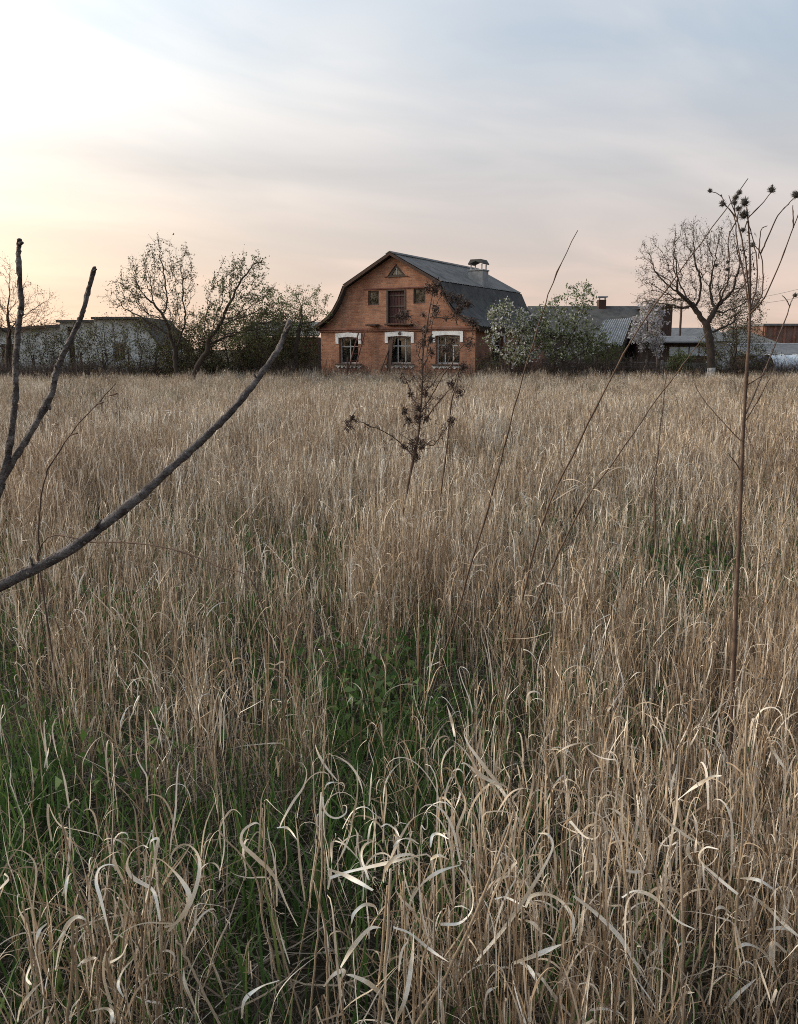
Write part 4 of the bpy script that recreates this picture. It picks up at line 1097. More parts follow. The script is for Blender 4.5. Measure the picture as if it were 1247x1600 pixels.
    x = rng.uniform(-24, 24, 1500); y = 38.2 + np.abs(rng.normal(0, 1.6, 1500)); hw = .5 * y + 3; k = np.abs(x) < hw
    k &= ~((x > -4.6) & (x < 4.0) & (rng.random(1500) < .75)) & (rng.random(1500) < .75)
    xf, yf = wedge(rng, 8, 36, .10, 2); x, y = np.concatenate([x[k], xf]), np.concatenate([y[k], yf]); sb = np.concatenate([rng.uniform(.55, 1.2, k.sum()), rng.uniform(.45, .85, len(xf))])
    scatter('dead_brush', x, y, sb, protos, 'brown dead brush along the far edge of the field', 'brush', 7)


build_grass()


# ---------------------------------------------------------------- weeds, tall stalks, branches, curled leaves
def px_path(pts, Y, n=None, jit=0.0, seed=0):
    """pixel path -> 3D path; a third number in a point is its own distance"""
    P = [at(p[0], p[1], p[2] if len(p) > 2 else Y) for p in pts]
    if n: P = spline(P, n)
    P = np.array(P)
    if jit: P = P + np.random.default_rng(seed).normal(0, jit, P.shape)
    return P


def to_ground(P):
    """carry a stem on from its lowest traced point down to the soil"""
    d = P[0] - P[min(2, len(P) - 1)]; d /= np.linalg.norm(d) + 1e-9; d[2] = min(d[2], -.6); k = (P[0][2] + .02) / -d[2]
    return np.concatenate([[P[0] + d * k], P])


def stem_part(name, P, r0, r1, material, parent, origin, sides=6, nodes=0, seed=0):
    rad = np.linspace(r0, r1, len(P)); rng = np.random.default_rng(seed)
    if nodes:
        for k in rng.integers(1, len(P) - 1, nodes): rad[k] *= 1.35
    g = Geo(); g.add(*tube(P - origin, rad, sides)); return link(name, g.mesh(name, True), M[material], parent)


def head_geo(rng, c, r, spikes=90, squash=1.1, spike_len=.75, core=.72, sw=.10):
    g = Geo(); nu, nv = 8, 6; V = []
    for i in range(nv + 1):
        for j in range(nu):
            th = math.pi * i / nv; ph = 2 * math.pi * j / nu; V.append((math.sin(th) * math.cos(ph) * core, math.sin(th) * math.sin(ph) * core, math.cos(th) * core * squash))
    V = np.array(V) * r * (1 + rng.normal(0, .07, (len(V), 1))) + c
    q = [[i * nu + j, i * nu + (j + 1) % nu, (i + 1) * nu + (j + 1) % nu, (i + 1) * nu + j] for i in range(nv) for j in range(nu)]
    g.add(V, q, .35)
    u = rng.normal(size=(spikes, 3)); u /= np.linalg.norm(u, axis=1)[:, None]; b0 = c + u * r * core * .8
    az = np.arctan2(u[:, 1], u[:, 0]); ln = np.arccos(np.clip(u[:, 2], -1, 1)) * .85
    V, Q, P, d = ribbons(rng, b0, az, ln, r * spike_len * rng.uniform(.5, 1.2, spikes), r * sw, rng.normal(0, .7, spikes), 2, tw0=rng.uniform(0, 3, spikes), tip=.1, root=1, peak=.1)
    g.add(V, Q, np.repeat(rng.random(spikes), 6))
    return g


def clump_geo(rng, c, rx, rz, n=55, size=.03):
    """ragged bunch of withered bracts"""
    g = Geo(); u = rng.normal(size=(n, 3)); u /= np.linalg.norm(u, axis=1)[:, None]; P = c + u * (rng.random(n) ** .5)[:, None] * np.array([rx, rx, rz])
    V, Q, P2, d = ribbons(rng, P, rng.uniform(0, 6.28, n), rng.uniform(0, 2.2, n), size * rng.uniform(.7, 1.8, n), size * .30 * rng.uniform(.4, 1.2, n), rng.uniform(.5, 3.0, n), 3, tw0=rng.uniform(0, 3, n), tw1=rng.normal(0, 1, n), tip=.3)
    g.add(V, Q, np.repeat(rng.random(n), 8)); return g


def bur_plant():
    Y = 2.7; zz = lambda a, c, d=0.0: (1080 + a / 7.47, 270 + c / 7.47, Y + d)
    main = to_ground(px_path([(1148, 1010), (1151, 930), (1155, 840), (1159, 740), (1161, 690), (1166, 600), (1171, 520), (1172, 480), zz(690, 1200), zz(685, 880), zz(665, 560), zz(648, 395)], Y, 40))
    o = empty('bur_weed', (main[0][0], main[0][1], 0)); O = np.array(o.location)
    tag(o, 'tall dead weed with round spiky burs standing on the right', 'weed')
    stem_part('stem', main, .0075, .0016, 'weed', o, O, 7, 4, 1)
    rng = np.random.default_rng(5); k_ = Y / F / 7.47
    br = [[zz(680, 1600), zz(650, 1400, .02), zz(600, 1120, .05), zz(530, 780, .06), zz(510, 530, .07), zz(390, 360, .10), zz(350, 270, .11), zz(225, 212, .12)],
          [zz(690, 1560), zz(640, 1050, -.04), zz(600, 830, -.06), zz(540, 560, -.05), zz(515, 480, -.05), zz(440, 262, -.06)],
          [zz(510, 500, .06), zz(450, 430, .05), zz(385, 365, .04)],
          [zz(700, 1560), zz(765, 1300, .05), zz(765, 1000, .07), zz(735, 830, .08), zz(690, 650, .05), zz(660, 520, .03)],
          [zz(700, 1600), zz(820, 1430, .1), zz(838, 1150, .12), zz(812, 950, .12), zz(760, 870, .1), zz(722, 842, .1)],
          [zz(812, 940, .12), zz(880, 790, .10), zz(1000, 520, .05), zz(1120, 380, .02), zz(1210, 280)],
          [zz(665, 530), zz(690, 500, -.02), zz(830, 360, -.06), zz(935, 225, -.1)],
          [zz(690, 1640), zz(800, 1530, -.05), zz(900, 1370, -.08), zz(1080, 950, -.14), zz(1200, 620, -.2), zz(1290, 400, -.24)],
          [zz(1195, 640, -.2), zz(1185, 380, -.18)], [zz(655, 560), zz(630, 640), zz(612, 680)], [zz(515, 520, .06), zz(505, 400, .06), zz(515, 300, .06), zz(555, 235, .06)],
          [zz(540, 560, -.05), zz(550, 470, -.05), zz(620, 350, -.05)], [zz(540, 540), zz(440, 740), zz(438, 950), zz(445, 1040)],
          [zz(690, 1200), zz(600, 1330, -.05), zz(480, 1420, -.1)], [zz(790, 1000, .1), zz(800, 820, .1), zz(820, 660, .1), zz(890, 620, .1)],
          [(1157, 688), (1130, 660, Y + .03), (1100, 625, Y + .08), (1085, 600, Y + .1)], [(1163, 660), (1185, 625, Y - .05), (1203, 590, Y - .1)], [(1164, 662), (1172, 690, Y - .05), (1185, 715, Y - .1)],
          [(1166, 603), (1180, 594, Y), (1195, 585, Y)], [(1157, 735), (1147, 720), (1137, 707)],
          [(1164, 650), (1215, 530, Y + .3), zz(1150, 1560, .4), zz(1190, 1460, .45), zz(1212, 1430, .45)], [zz(1150, 1560, .4), zz(1110, 1480, .4), zz(1060, 1430, .4)]]
    for i, p in enumerate(br):
        P = px_path(p, Y, max(6, 4 * len(p)), .0005, i); stem_part('branch', P, .0026 if len(p) > 4 else .0020, .0011, 'weed', o, O, 5, 2, i)
    heads = [(220, 210, 26, .12), (352, 262, 11, .11), (368, 362, 36, .04), (562, 232, 30, .06), (518, 290, 33, .06), (508, 348, 30, .05), (625, 345, 46, -.05), (555, 420, 33, -.04), (615, 492, 50, 0), (607, 670, 29, 0), (720, 842, 30, .1),
             (940, 200, 37, -.1), (948, 150, 15, -.1), (1226, 258, 44, 0), (1215, 1430, 30, .45), (290, 1080, 24, 0), (430, 1040, 22, 0), (420, 1130, 22, 0), (575, 900, 14, .05), (735, 1125, 14, .08), (740, 1180, 12, .08), (660, 1270, 13, 0)]
    for i, (a, c, r, d) in enumerate(heads):
        g = head_geo(rng, px_path([zz(a, c, d)], Y)[0] - O, r * k_ * 1.05, 150 if r > 20 else 45, 1.2, .95, .62, .13); link('bur', g.mesh('bur', True), M['bur'], o)
    # dry leaf scraps on the branches
    for i in range(26):
        a, c = rng.uniform(600, 860), rng.uniform(700, 1600); g = clump_geo(rng, px_path([zz(a, c, rng.uniform(-.05, .1))], Y)[0] - O, .004, .008, 3, .012); link('dry_leaf', g.mesh('dry_leaf'), M['weed_head'], o)


bur_plant()


def dead_thistle():
    Y = 5.6; zz = lambda a, c, d=0.0: (500 + a / 4.157, 400 + c / 4.157, Y + d)
    main = to_ground(px_path([zz(590, 1400), zz(610, 1300), zz(640, 1150), zz(655, 980), zz(665, 800), zz(668, 650), zz(690, 480), zz(715, 330), zz(742, 190)], Y, 34))
    o = empty('withered_thistle', (main[0][0], main[0][1], 0)); O = np.array(o.location)
    tag(o, 'branching dead brown thistle with dark withered heads before the brick house', 'weed')
    stem_part('stem', main, .0095, .0026, 'weed', o, O, 7, 8, 3); rng = np.random.default_rng(6)
    br = [[zz(650, 1010), zz(590, 890, .1), zz(545, 770, .15), zz(530, 700, .2)], [zz(665, 1010), zz(740, 880, -.1), zz(840, 720, -.2), zz(920, 590, -.25), zz(975, 560, -.28)],
          [zz(670, 1090), zz(760, 960, -.2), zz(860, 850, -.3), zz(895, 760, -.35), zz(930, 715, -.35)], [zz(660, 800), zz(700, 600, .1), zz(740, 400, .2), zz(790, 260, .25), zz(860, 270, .25)],
          [zz(670, 905), zz(730, 830, .2), zz(830, 690, .25), zz(850, 580, .3)], [zz(600, 1300), zz(560, 1250), zz(470, 1170, -.1), zz(350, 1110, -.2), zz(215, 1065, -.3), zz(185, 1090, -.3)],
          [zz(645, 1090), zz(590, 1070, .1), zz(560, 1040, .1), zz(548, 1000, .1)], [zz(640, 1180), zz(730, 1230, -.1), zz(790, 1150, -.15), zz(830, 1110, -.15), zz(855, 1070, -.15)],
          [zz(672, 640), zz(660, 540, .1), zz(690, 480, .1), zz(750, 350, .1)], [zz(690, 480), zz(600, 430, .15), zz(545, 390, .2)], [zz(745, 400, .2), zz(850, 400, .2), zz(900, 340, .2), zz(955, 310, .2)],
          [zz(900, 380, .2), zz(960, 400, .15), zz(985, 430, .1), zz(990, 520, .1), zz(970, 570, .1)], [zz(890, 450, .2), zz(885, 400, .2), zz(900, 345, .2)], [zz(665, 700), zz(640, 640), zz(665, 560), zz(680, 480)],
          [zz(660, 860), zz(620, 800, .1), zz(580, 810, .1), zz(540, 800, .15)], [zz(660, 1050), zz(690, 980, -.1), zz(680, 880, -.1), zz(720, 770, -.1)]]
    for i, p in enumerate(br):
        P = px_path(p, Y, 4 * len(p), .003, i); stem_part('branch', P, .0046, .0018, 'weed', o, O, 5, 4, i)
        for q in range(3, len(P), 3):
            g = clump_geo(rng, P[q] - O + rng.normal(0, .012, 3), .020, .028, int(rng.integers(6, 20)), .020); link('withered_bract', g.mesh('withered_bract'), M['weed_head'], o)
    k = Y / F / 4.157
    cl = [(755, 190, 42, 34, .0), (700, 215, 22, 40, 0), (745, 235, 24, 24, 0), (845, 275, 48, 38, .25), (905, 285, 40, 34, .25), (960, 312, 36, 28, .2), (805, 235, 28, 26, .2), (750, 355, 24, 38, .1), (548, 385, 46, 38, .2), (510, 395, 22, 18, .2),
          (905, 350, 34, 30, .2), (985, 425, 30, 26, .1), (1010, 440, 22, 18, .1), (972, 570, 32, 44, .1), (905, 880, 36, 40, -.35), (935, 722, 26, 24, -.35), (680, 482, 22, 26, .1), (672, 560, 18, 22, 0), (722, 545, 22, 22, .1), (725, 630, 16, 26, .1),
          (835, 600, 38, 46, .3), (865, 545, 20, 20, .3), (800, 610, 34, 36, .25), (185, 1100, 28, 42, -.3), (210, 1055, 14, 16, -.3), (550, 1000, 18, 22, .1), (855, 1068, 20, 24, -.15), (690, 1050, 26, 30, -.05), (630, 1050, 24, 34, 0), (570, 1075, 18, 30, .1), (600, 1230, 30, 44, 0), (660, 1230, 24, 40, 0),
          (620, 1310, 28, 30, 0), (640, 990, 20, 26, 0), (690, 890, 18, 22, 0), (590, 905, 14, 16, .1), (850, 830, 16, 14, -.3), (670, 385, 9, 9, .1), (545, 1240, 20, 14, 0)]
    for i, (a, c, rx, rz, d) in enumerate(cl):
        g = clump_geo(rng, px_path([zz(a, c, d)], Y)[0] - O, rx * k * .95, rz * k * 1.1, int(24 + rx * 2.6), .021); link('withered_head', g.mesh('withered_head'), M['weed_head'], o)
    for i in range(46):                       # short dry side twigs low on the plant
        c = rng.uniform(640, 1330); a = 655 + (c - 900) * -.03 + rng.normal(0, 14); P0 = px_path([zz(a, c)], Y)[0]
        P = np.array([P0, P0 + [rng.normal(0, .05), rng.normal(0, .05), rng.uniform(.02, .07)], P0 + [rng.normal(0, .10), rng.normal(0, .08), rng.uniform(.06, .16)]])
        stem_part('side_twig', P, .0022, .0012, 'weed', o, O, 4)
        if i % 2: g = clump_geo(rng, P[-1] - O, .008, .012, 7, .016); link('dry_leaf', g.mesh('dry_leaf'), M['weed_head'], o)
    # a second, slimmer stalk just right of it
    P = to_ground(px_path([zz(795, 1470), zz(815, 1320), zz(830, 1200), zz(855, 950), zz(890, 830), zz(905, 700)], 5.2, 24)); o2 = empty('weed_stalk', (P[0][0], P[0][1], 0)); O2 = np.array(o2.location)
    tag(o2, 'slim dark dead stalk standing just right of the withered thistle', 'stalk'); stem_part('stem', P, .006, .0028, 'weed', o2, O2, 5, 5, 7)
    P = px_path([zz(852, 1000), zz(845, 1070), zz(850, 1085)], 5.2, 6); g = clump_geo(rng, P[-1] - O2, .018, .02, 24, .022); link('withered_head', g.mesh('withered_head'), M['weed_head'], o2)


dead_thistle()


def tall_stalks():
    S = [([(712, 965), (740, 870), (775, 750), (800, 650), (835, 530), (865, 440), (902, 361)], 3.3, .0040, 'tall thin dry stalk leaning right across the blossom trees', 2.9),
         ([(825, 900), (850, 810), (890, 720), (950, 600), (1000, 510), (1080, 400), (1169, 279)], 3.0, .0041, 'longest dry stalk leaning right up past the top of the bare tree', 2.7),
         ([(866, 880), (910, 790), (960, 720), (1030, 620), (1075, 560), (1106, 518)], 3.2, .0038, 'dry stalk leaning far right with its tip over the concrete fence', 3.0),
         ([(1022, 760), (1030, 690), (1040, 600), (1044, 560)], 4.4, .0036, 'short dark upright stalk between the leaning stalks and the bur weed', 4.4)]
    for i, (p, Y, r, lab, Y2) in enumerate(S):
        n = len(p); P = to_ground(px_path([(a, c, Y + (Y2 - Y) * k / (n - 1)) for k, (a, c) in enumerate(p)], Y, 30, .0012, i))
        o = empty('tall_stalk', (P[0][0], P[0][1], 0)); tag(o, lab, 'stalk', 'tall dry stalks on the right'); O = np.array(o.location)
        stem_part('stem', P, r, r * .30, 'stalk' if i < 3 else 'weed', o, O, 6, 5, i + 20)
        rng = np.random.default_rng(i + 60)
        for q in range(4):
            b_ = P[rng.integers(3, 16)] - O; V, Q, _, _ = ribbons(rng, b_[None], rng.uniform(0, 6.28, 1), rng.uniform(.3, .9, 1), rng.uniform(.10, .22, 1), .005, rng.uniform(.5, 3, 1), 9, drift=.8, tw1=1.2)
            g = Geo(); g.add(V, Q, .62); link('leaf', g.mesh('leaf'), M['straw_hero'], o)
    # dark twig on the left and bowed bramble cane
    P = to_ground(px_path([(60, 880), (60, 850), (62, 790), (72, 745), (80, 725), (110, 680), (150, 632), (182, 598)], 3.0, 26, .0015, 3)); o = empty('twig', (P[0][0], P[0][1], 0)); O = np.array(o.location)
    tag(o, 'thin dark curved twig standing behind the forked branches on the left', 'twig'); stem_part('stem', P, .0036, .0015, 'weed', o, O, 5, 7, 31)
    for q, (a, c) in enumerate([(150, 632), (172, 618), (110, 680)]): stem_part('side_shoot', px_path([(a, c, 3.0), (a + 6, c - 2, 2.98), (a + 11, c - 3, 2.97)], 3, 5), .003, .003, 'weed', o, O, 5)
    P = px_path([(62, 860, 3.6), (150, 848, 3.4), (240, 852, 3.2), (330, 880, 3.05), (400, 930, 2.9), (440, 985, 2.85)], 3, 30); a = P[0].copy(); a[2] = 0; e_ = P[-1] + np.array([.05, -.05, -.6])
    P = spline(np.concatenate([[a], P[::6], [e_]]), 40); o = empty('bramble_cane', a); O = np.array(o.location)
    tag(o, 'thin dark arching cane bowed low over the grass on the left', 'cane'); stem_part('stem', P, .0035, .002, 'weed', o, O, 5, 8, 33)


tall_stalks()


def bare_shrub():
    """the shrub stands just left of the frame; three of its shoots reach into view"""
    base = np.array([-1.22, 1.30, -.02]); O = base.copy(); O[2] = 0
    o = empty('bare_shrub', O); tag(o, 'bare grey-brown shrub whose three thick knobbly branches reach in from the left', 'shrub')
    crotch = np.array([-1.12, 1.34, .62])
    limbs = []
    def limb(name, pts, r0, r1, seed, knots, n=46, sides=12):
        P = spline(pts, n); rng = np.random.default_rng(seed); rad = np.linspace(r0, r1, n)
        s = np.linspace(0, 1, n)
        rad *= .68
        for f, h in knots: rad *= 1 + 1.1 * h * np.exp(-((s - f) / (.9 / n)) ** 2)
        P = P + rng.normal(0, .00035, P.shape); rad *= 1 + rng.normal(0, .012, n); V, Q = tube(P - O, rad, sides); g = Geo()
        V = V + rng.normal(0, .0007, V.shape); g.add(V, Q); ob = link(name, g.mesh(name, True), M['branch'], o)
        limbs.append(P); return ob, P, rad
    limb('stem', [base, base * .6 + crotch * .4 + np.array([.02, 0, 0]), crotch], .027, .021, 1, [(.3, .15), (.7, .1)])
    f0 = at(-14, 792, 1.55)
    b1, P, r = limb('branch', [crotch, .5 * (crotch + at(-140, 960, 1.38)), at(-60, 945, 1.40), at(0, 916, 1.42), at(110, 858, 1.46), at(215, 778, 1.52), at(265, 733, 1.55), at(310, 693, 1.58), at(365, 638, 1.62), at(400, 595, 1.65), at(430, 553, 1.68), at(444, 525, 1.70), at(453, 500, 1.71)],
                      .0160, .0056, 2, [(.33, .10), (.42, .12), (.545, .16), (.60, .08), (.70, .20), (.78, .10), (.86, .2), (.92, .16), (.96, .2)], 90)
    def snag(a, c, e_, f_, Y, rr):
        p = at(a, c, Y); A_ = np.concatenate(limbs); q = A_[np.linalg.norm(A_ - p, axis=1).argmin()]; tip_ = at(e_, f_, Y - .008) - p
        stem_part('bud', np.array([q, q + tip_ * .55, q + tip_]), rr, rr * .5, 'branch', o, O, 6)
    # buds and snags on it
    for q, (a, c, e_, f_, Y, rr) in enumerate([(140, 828, 152, 806, 1.47, .0045), (58, 892, 52, 872, 1.44, .003), (395, 596, 391, 586, 1.655, .003), (66, 905, 62, 915, 1.45, .004), (447, 520, 455, 508, 1.70, .005), (216, 776, 222, 768, 1.52, .005)]):
        snag(a, c, e_, f_, Y, rr)
    fork = at(2, 752, 1.60)
    limb('branch', [crotch, np.array([-.98, 1.45, .95]), at(-30, 810, 1.57), fork], .017, .0145, 3, [(.6, .12)])
    limb('branch', [fork, at(14, 700, 1.60), at(20, 655, 1.6), at(24, 610, 1.6), at(25, 560, 1.6), at(31, 495, 1.6), at(33, 480, 1.6), at(31, 440, 1.6), at(29, 400, 1.6), at(30, 374, 1.6)], .0092, .0056, 4, [(.14, .2), (.30, .12), (.42, .12), (.66, .25), (.72, .15), (.84, .14), (.97, .18)], 60)
    limb('branch', [fork, at(25, 712, 1.61), at(50, 672, 1.62), at(80, 615, 1.63), at(88, 580, 1.635), at(102, 548, 1.64), at(120, 510, 1.65), at(128, 490, 1.65), at(138, 455, 1.66), at(148, 418, 1.66)], .0100, .0050, 5, [(.28, .16), (.42, .2), (.60, .22), (.72, .12), (.86, .14), (.97, .2)], 60)
    for q, (a, c, e_, f_, Y, rr) in enumerate([(147, 424, 152, 421, 1.66, .003), (22, 578, 19, 585, 1.6, .003), (86, 578, 82, 572, 1.635, .003), (35, 485, 38, 492, 1.6, .0045), (29, 380, 35, 378, 1.6, .005), (70, 628, 75, 640, 1.62, .004)]):
        snag(a, c, e_, f_, Y, rr)


bare_shrub()


def px_leaf(rng, pts, Y, width, bulge=.03, tw=.5, n=26, tint=.85, tip=.15, face=.55):
    """a withered leaf strip through pixel points, bending in depth as well"""
    m = len(pts); ph = rng.uniform(0, 6.28)
    P = spline([at(p[0], p[1], Y + bulge * math.sin(ph + 2.4 * k / max(1, m - 1) * 1.5)) for k, p in enumerate(pts)], n)
    T = np.gradient(P, axis=0); T /= np.linalg.norm(T, axis=1)[:, None]
    view = P - EYE; view /= np.linalg.norm(view, axis=1)[:, None]; s = np.cross(T, view); s /= np.linalg.norm(s, axis=1)[:, None] + 1e-9; nn = np.cross(s, T)
    u = np.linspace(0, 1, n); a = rng.uniform(-.5, .5) + tw * np.sin(u * rng.uniform(3, 7) + ph)
    w = s * np.cos(a)[:, None] + nn * np.sin(a)[:, None]
    prof = np.where(u < .4, .6 + .4 * u / .4, 1 - (1 - tip) * ((u - .4) / .6) ** 1.6); w = w * (width / 2 * prof)[:, None]
    mid = nn * (width * .12 * prof)[:, None]
    V = np.stack([P - w, P + mid, P + w], 1).reshape(-1, 3); i = np.arange(n - 1)
    Q = np.concatenate([np.stack([3 * i, 3 * i + 1, 3 * i + 4, 3 * i + 3], -1), np.stack([3 * i + 1, 3 * i + 2, 3 * i + 5, 3 * i + 4], -1)])
    t = np.clip(tint + .10 * np.sin(u * 9 + ph) + rng.normal(0, .03, n), .1, 1); return V, Q, np.repeat(t, 3)


def tuft(name, label, base_px, Y, leaves, stems, seed, extra=0):
    rng = np.random.default_rng(seed); O = at(base_px[0], base_px[1], Y); O[2] = 0; o = empty(name, O); tag(o, label, 'grass tuft', 'curled dry grass tufts in the foreground')
    for p, w, dY in leaves:
        V, Q, t = px_leaf(rng, p, Y + dY, w * .95, tw=.9, tint=rng.uniform(.84, 1.0)); g = Geo(); g.add(V - O, Q, t); link('leaf', g.mesh('leaf', True), M['straw_hero'], o)
    for p, w, dY in stems:
        P = to_ground(px_path([(a, c, Y + dY) for a, c in p], Y, 14, .001, seed)); g = Geo(); V, Q = tube(P - O, np.linspace(w, w * .7, len(P)), 5); g.add(V, Q, rng.uniform(.35, .62)); link('stalk', g.mesh('stalk', True), M['straw_hero'], o)
    return o


def hero_tufts():
    Z = lambda l: [(a * 400 / 1247, 1250 + c * 400 / 1247) for a, c in l]      # left crop
    Z2 = lambda l: [(480 + a * 400 / 1247, 1250 + c * 400 / 1247) for a, c in l]  # middle crop
    W_ = lambda l: [(a * 620 / 1247, 1000 + c * 600 / 1207) for a, c in l]
    E_ = lambda l: [(620 + a * 627 / 1247, 1000 + c * 600 / 1193) for a, c in l]
    tuft('curled_grass_tuft', 'dry grass tuft with heart-shaped curled leaves at the lower left', (240, 1600), 1.50, [
        (Z([(780, 590), (760, 480), (735, 430), (650, 380), (618, 320), (640, 255), (690, 222), (722, 232)]), .0085, 0),
        (Z([(820, 640), (880, 570), (925, 480), (890, 400), (830, 330), (780, 290), (730, 285)]), .0095, .01),
        (Z([(800, 620), (870, 590), (930, 500), (970, 360), (965, 270), (920, 220), (870, 225), (835, 270), (838, 310)]), .0085, -.01),
        (Z([(560, 1090), (530, 960), (505, 860), (510, 760), (560, 680), (640, 620), (720, 598), (790, 600), (840, 600)]), .0095, 0),
        (Z([(545, 700), (520, 600), (490, 480), (468, 400), (480, 340), (520, 315), (560, 318)]), .007, -.02),
        (Z([(690, 560), (740, 370), (760, 250), (770, 190), (735, 200), (730, 250)]), .007, .02),
        (Z([(980, 1090), (940, 990), (900, 890), (895, 820)]), .008, -.05), (Z([(600, 960), (575, 900), (600, 830), (655, 770)]), .0065, -.03),
        (Z([(620, 700), (590, 760), (530, 790), (545, 740)]), .006, .02), (Z([(540, 1090), (545, 1040), (510, 1015), (440, 1030)]), .008, -.08)],
        [(Z([(700, 1080), (700, 800), (720, 500), (740, 250)]), .0026, 0), (Z([(760, 1080), (790, 700), (770, 350)]), .0024, .02), (Z([(640, 1080), (690, 700), (700, 400)]), .0024, .03), (Z([(880, 900), (850, 600), (830, 400)]), .0022, .02), (Z([(1020, 1000), (920, 790), (860, 680)]), .0028, 0), (Z([(600, 700), (640, 480), (690, 330)]), .0022, .03)], 1)
    tuft('curled_grass_tuft', 'pale dry grass tuft with drooping leaves in the bottom left corner', (110, 1600), 1.46, [
        (Z([(270, 830), (290, 720), (320, 620), (370, 570), (410, 580), (420, 600)]), .0085, 0), (Z([(150, 900), (130, 860), (170, 770), (230, 728)]), .007, 0), (Z([(85, 1080), (100, 1010), (150, 940), (215, 875)]), .0075, -.02),
        (Z([(150, 760), (130, 620), (95, 540), (85, 470), (98, 462)]), .0075, .01), (Z([(325, 560), (320, 450), (330, 380), (348, 355)]), .006, .03), (Z([(170, 720), (190, 640), (230, 600)]), .007, 0), (Z([(380, 810), (400, 790), (450, 770), (475, 775)]), .008, -.02),
        (Z([(340, 1080), (350, 1020), (385, 970)]), .007, -.05), (Z([(245, 740), (300, 660), (345, 600)]), .006, 0)],
        [(Z([(190, 1000), (140, 700), (110, 500)]), .0025, 0), (Z([(330, 1080), (355, 800), (350, 590)]), .0040, 0), (Z([(380, 1000), (370, 800), (375, 620)]), .003, .01), (Z([(490, 1000), (450, 700), (380, 430), (290, 70)]), .0024, .05), (Z([(250, 1060), (180, 840), (130, 560)]), .0026, .01), (Z([(230, 1000), (180, 740), (200, 520)]), .0022, .02)], 2)
    tuft('curled_grass_tuft', 'dry stalk with a long twisted pale leaf hanging left of the centre tuft', (400, 1560), 1.72, [
        (W_([(935, 900), (900, 830), (860, 740), (800, 680), (760, 640), (765, 600), (800, 575), (820, 582)]), .0095, 0), (W_([(870, 590), (905, 592), (935, 630)]), .006, 0), (W_([(1035, 1060), (1025, 930), (1000, 810), (985, 755)]), .008, -.03),
        (W_([(760, 1190), (770, 1130), (820, 1090), (878, 1070)]), .0085, -.2)],
        [(W_([(880, 960), (840, 780), (830, 640), (828, 530)]), .0022, 0), (W_([(900, 1150), (830, 900), (800, 740), (690, 600)]), .0026, 0)], 3)
    tuft('curled_grass_tuft', 'slender stalk topped by a spiral-curled leaf in the green gap', (490, 1420), 1.95, [
        (W_([(1004, 600), (1008, 540), (1013, 490), (1018, 530), (1035, 553), (1060, 560), (1086, 545), (1088, 522), (1074, 520)]), .0055, 0), (W_([(1019, 470), (1030, 452), (1055, 447), (1084, 461)]), .005, .01), (W_([(1050, 720), (1085, 650), (1105, 580), (1080, 560)]), .006, .02)],
        [(W_([(960, 900), (990, 720), (1010, 560), (1018, 400), (1020, 220)]), .0026, 0)], 4)
    tuft('curled_grass_tuft', 'sprawling dry grass tuft with folded leaves at the bottom centre', (600, 1600), 1.52, [
        (Z2([(320, 440), (250, 400), (180, 365), (110, 340), (100, 335)]), .010, 0), (Z2([(110, 380), (200, 350), (330, 320), (440, 295), (540, 270)]), .009, .01), (Z2([(500, 490), (560, 410), (640, 350), (750, 315)]), .009, 0), (Z2([(650, 605), (740, 600), (800, 540), (805, 450), (770, 370), (740, 330)]), .0095, .01),
        (Z2([(160, 820), (220, 720), (300, 630), (360, 620)]), .010, -.02), (Z2([(80, 910), (130, 850), (180, 835), (160, 900), (190, 1000)]), .009, -.05), (Z2([(420, 1080), (370, 970), (310, 900), (230, 860), (190, 850)]), .010, -.05), (Z2([(430, 1080), (480, 960), (510, 780), (520, 640)]), .010, -.04),
        (Z2([(370, 400), (380, 340), (430, 280), (500, 265), (550, 285)]), .008, .03), (Z2([(300, 390), (265, 280), (280, 220), (330, 198)]), .007, .05), (Z2([(215, 600), (230, 550), (280, 510), (330, 520), (345, 560)]), .008, 0), (Z2([(420, 620), (500, 650), (600, 730), (690, 790)]), .008, -.03), (Z2([(420, 230), (450, 195), (500, 190), (545, 215)]), .007, .08), (Z2([(600, 230), (610, 175), (640, 165), (690, 190)]), .007, .08), (Z2([(360, 130), (390, 118), (430, 145), (450, 180)]), .006, .12),
        (Z2([(600, 290), (640, 270), (690, 290)]), .007, .05)],
        [(Z2([(540, 1080), (660, 880), (760, 690), (850, 480), (960, 210), (1010, 60)]), .0036, 0), (Z2([(370, 1080), (390, 700), (410, 340)]), .004, 0), (Z2([(350, 1080), (360, 800), (395, 420)]), .0035, .01), (Z2([(470, 1080), (480, 700), (470, 400)]), .003, .02), (Z2([(640, 1000), (620, 700), (625, 420)]), .003, .03), (Z2([(30, 900), (70, 400), (75, 60)]), .0026, .08), (Z2([(100, 900), (90, 640), (40, 420)]), .003, .03), (Z2([(900, 1000), (850, 700), (820, 260)]), .0028, .05), (Z2([(560, 1080), (540, 800), (560, 560)]), .003, .01)], 5)
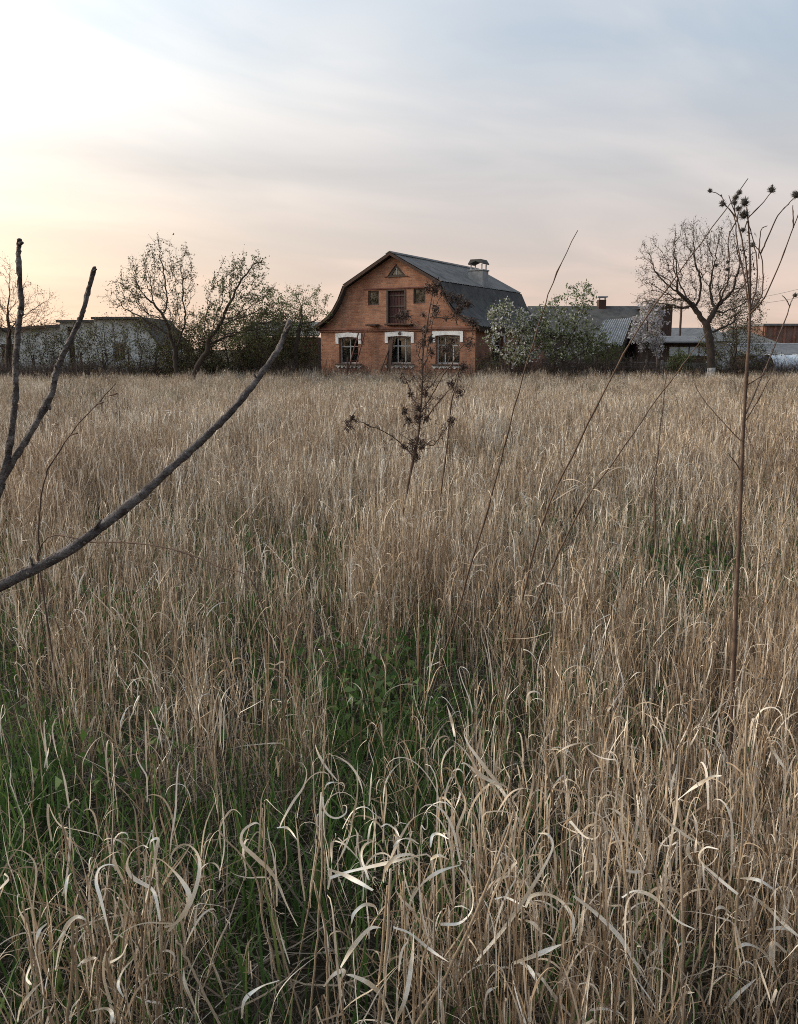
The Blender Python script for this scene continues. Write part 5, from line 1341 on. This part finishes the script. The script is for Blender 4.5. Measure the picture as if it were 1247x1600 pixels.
    tuft('curled_grass_tuft', 'dry grass tuft with wide arching leaves at the bottom right of centre', (860, 1600), 1.56, [
        (E_([(245, 1000), (330, 900), (400, 800), (460, 700), (485, 640), (470, 605), (440, 600)]), .010, 0), (E_([(400, 830), (420, 795), (470, 790), (520, 820), (548, 870), (540, 920), (500, 960)]), .010, .01), (E_([(360, 1005), (430, 980), (500, 950), (555, 930)]), .010, 0), (E_([(360, 1000), (400, 1010), (430, 1050), (440, 1100)]), .009, -.03),
        (E_([(550, 795), (620, 850), (690, 920), (740, 1000), (790, 1080), (830, 1120)]), .010, -.02), (E_([(700, 800), (740, 780), (800, 800), (870, 870), (930, 900)]), .008, .02), (E_([(270, 1180), (280, 1100), (315, 1075)]), .008, -.06), (E_([(560, 1190), (500, 1120), (450, 1050), (430, 1030)]), .009, -.05), (E_([(400, 870), (430, 885), (450, 920), (445, 990)]), .008, 0), (E_([(305, 805), (340, 800), (400, 830)]), .007, .02),
        (E_([(890, 1190), (885, 1140), (895, 1100), (925, 1095)]), .009, -.08), (E_([(600, 1150), (640, 1145), (690, 1160), (710, 1190)]), .008, -.06)],
        [(E_([(720, 1190), (730, 900), (700, 640)]), .003, 0), (E_([(500, 1100), (560, 850), (600, 620)]), .003, .02), (E_([(880, 1190), (890, 900), (880, 600)]), .0036, .02), (E_([(370, 1190), (390, 900), (400, 600)]), .003, .02), (E_([(620, 1190), (650, 900), (620, 640)]), .0028, .02)], 6)
    tuft('curled_grass_tuft', 'dry grass tuft with stacked curling leaves near the lower right edge', (1180, 1600), 1.62, [
        (E_([(1060, 790), (1000, 740), (940, 680), (960, 645), (1000, 650)]), .009, 0), (E_([(920, 690), (905, 660), (910, 630), (935, 650)]), .0085, 0), (E_([(1180, 780), (1120, 745), (1045, 740)]), .008, 0), (E_([(1247, 920), (1190, 870), (1140, 820), (1090, 790)]), .010, 0), (E_([(1210, 970), (1170, 940), (1165, 990), (1190, 1060), (1215, 1120)]), .010, -.03),
        (E_([(1050, 960), (1090, 945), (1140, 970), (1170, 1020)]), .009, -.02), (E_([(1020, 1150), (1060, 1100), (1120, 1050)]), .009, -.04), (E_([(810, 530), (860, 580), (920, 620), (980, 640)]), .007, .1), (E_([(640, 525), (670, 525), (700, 545), (735, 575)]), .007, .2), (E_([(700, 600), (695, 560), (710, 535)]), .007, .2), (E_([(1150, 900), (1200, 895), (1245, 915)]), .008, 0), (E_([(980, 840), (1010, 830), (1040, 850)]), .007, 0), (E_([(1160, 330), (1200, 390), (1250, 450)]), .009, .35), (E_([(870, 500), (920, 460), (980, 425), (1010, 422)]), .009, .25)],
        [(E_([(1000, 1190), (1050, 900), (1080, 500), (1090, 200)]), .0032, 0), (E_([(1100, 1190), (1110, 900), (1060, 640)]), .003, .02), (E_([(1230, 1190), (1220, 900), (1170, 560)]), .003, .05), (E_([(900, 1100), (980, 850), (1020, 560)]), .0028, .05)], 7)
    tuft('curled_grass_tuft', 'pair of broad pale leaves leaning left above the dense dry grass', (780, 1400), 2.0, [
        (E_([(350, 500), (310, 450), (260, 420), (215, 385), (200, 385)]), .0115, 0), (E_([(390, 580), (330, 470), (270, 390), (220, 320), (210, 280), (235, 260)]), .010, .02), (E_([(180, 300), (170, 250), (155, 200)]), .009, .03)],
        [(E_([(420, 750), (380, 600), (350, 500)]), .003, 0)], 8)


hero_tufts()
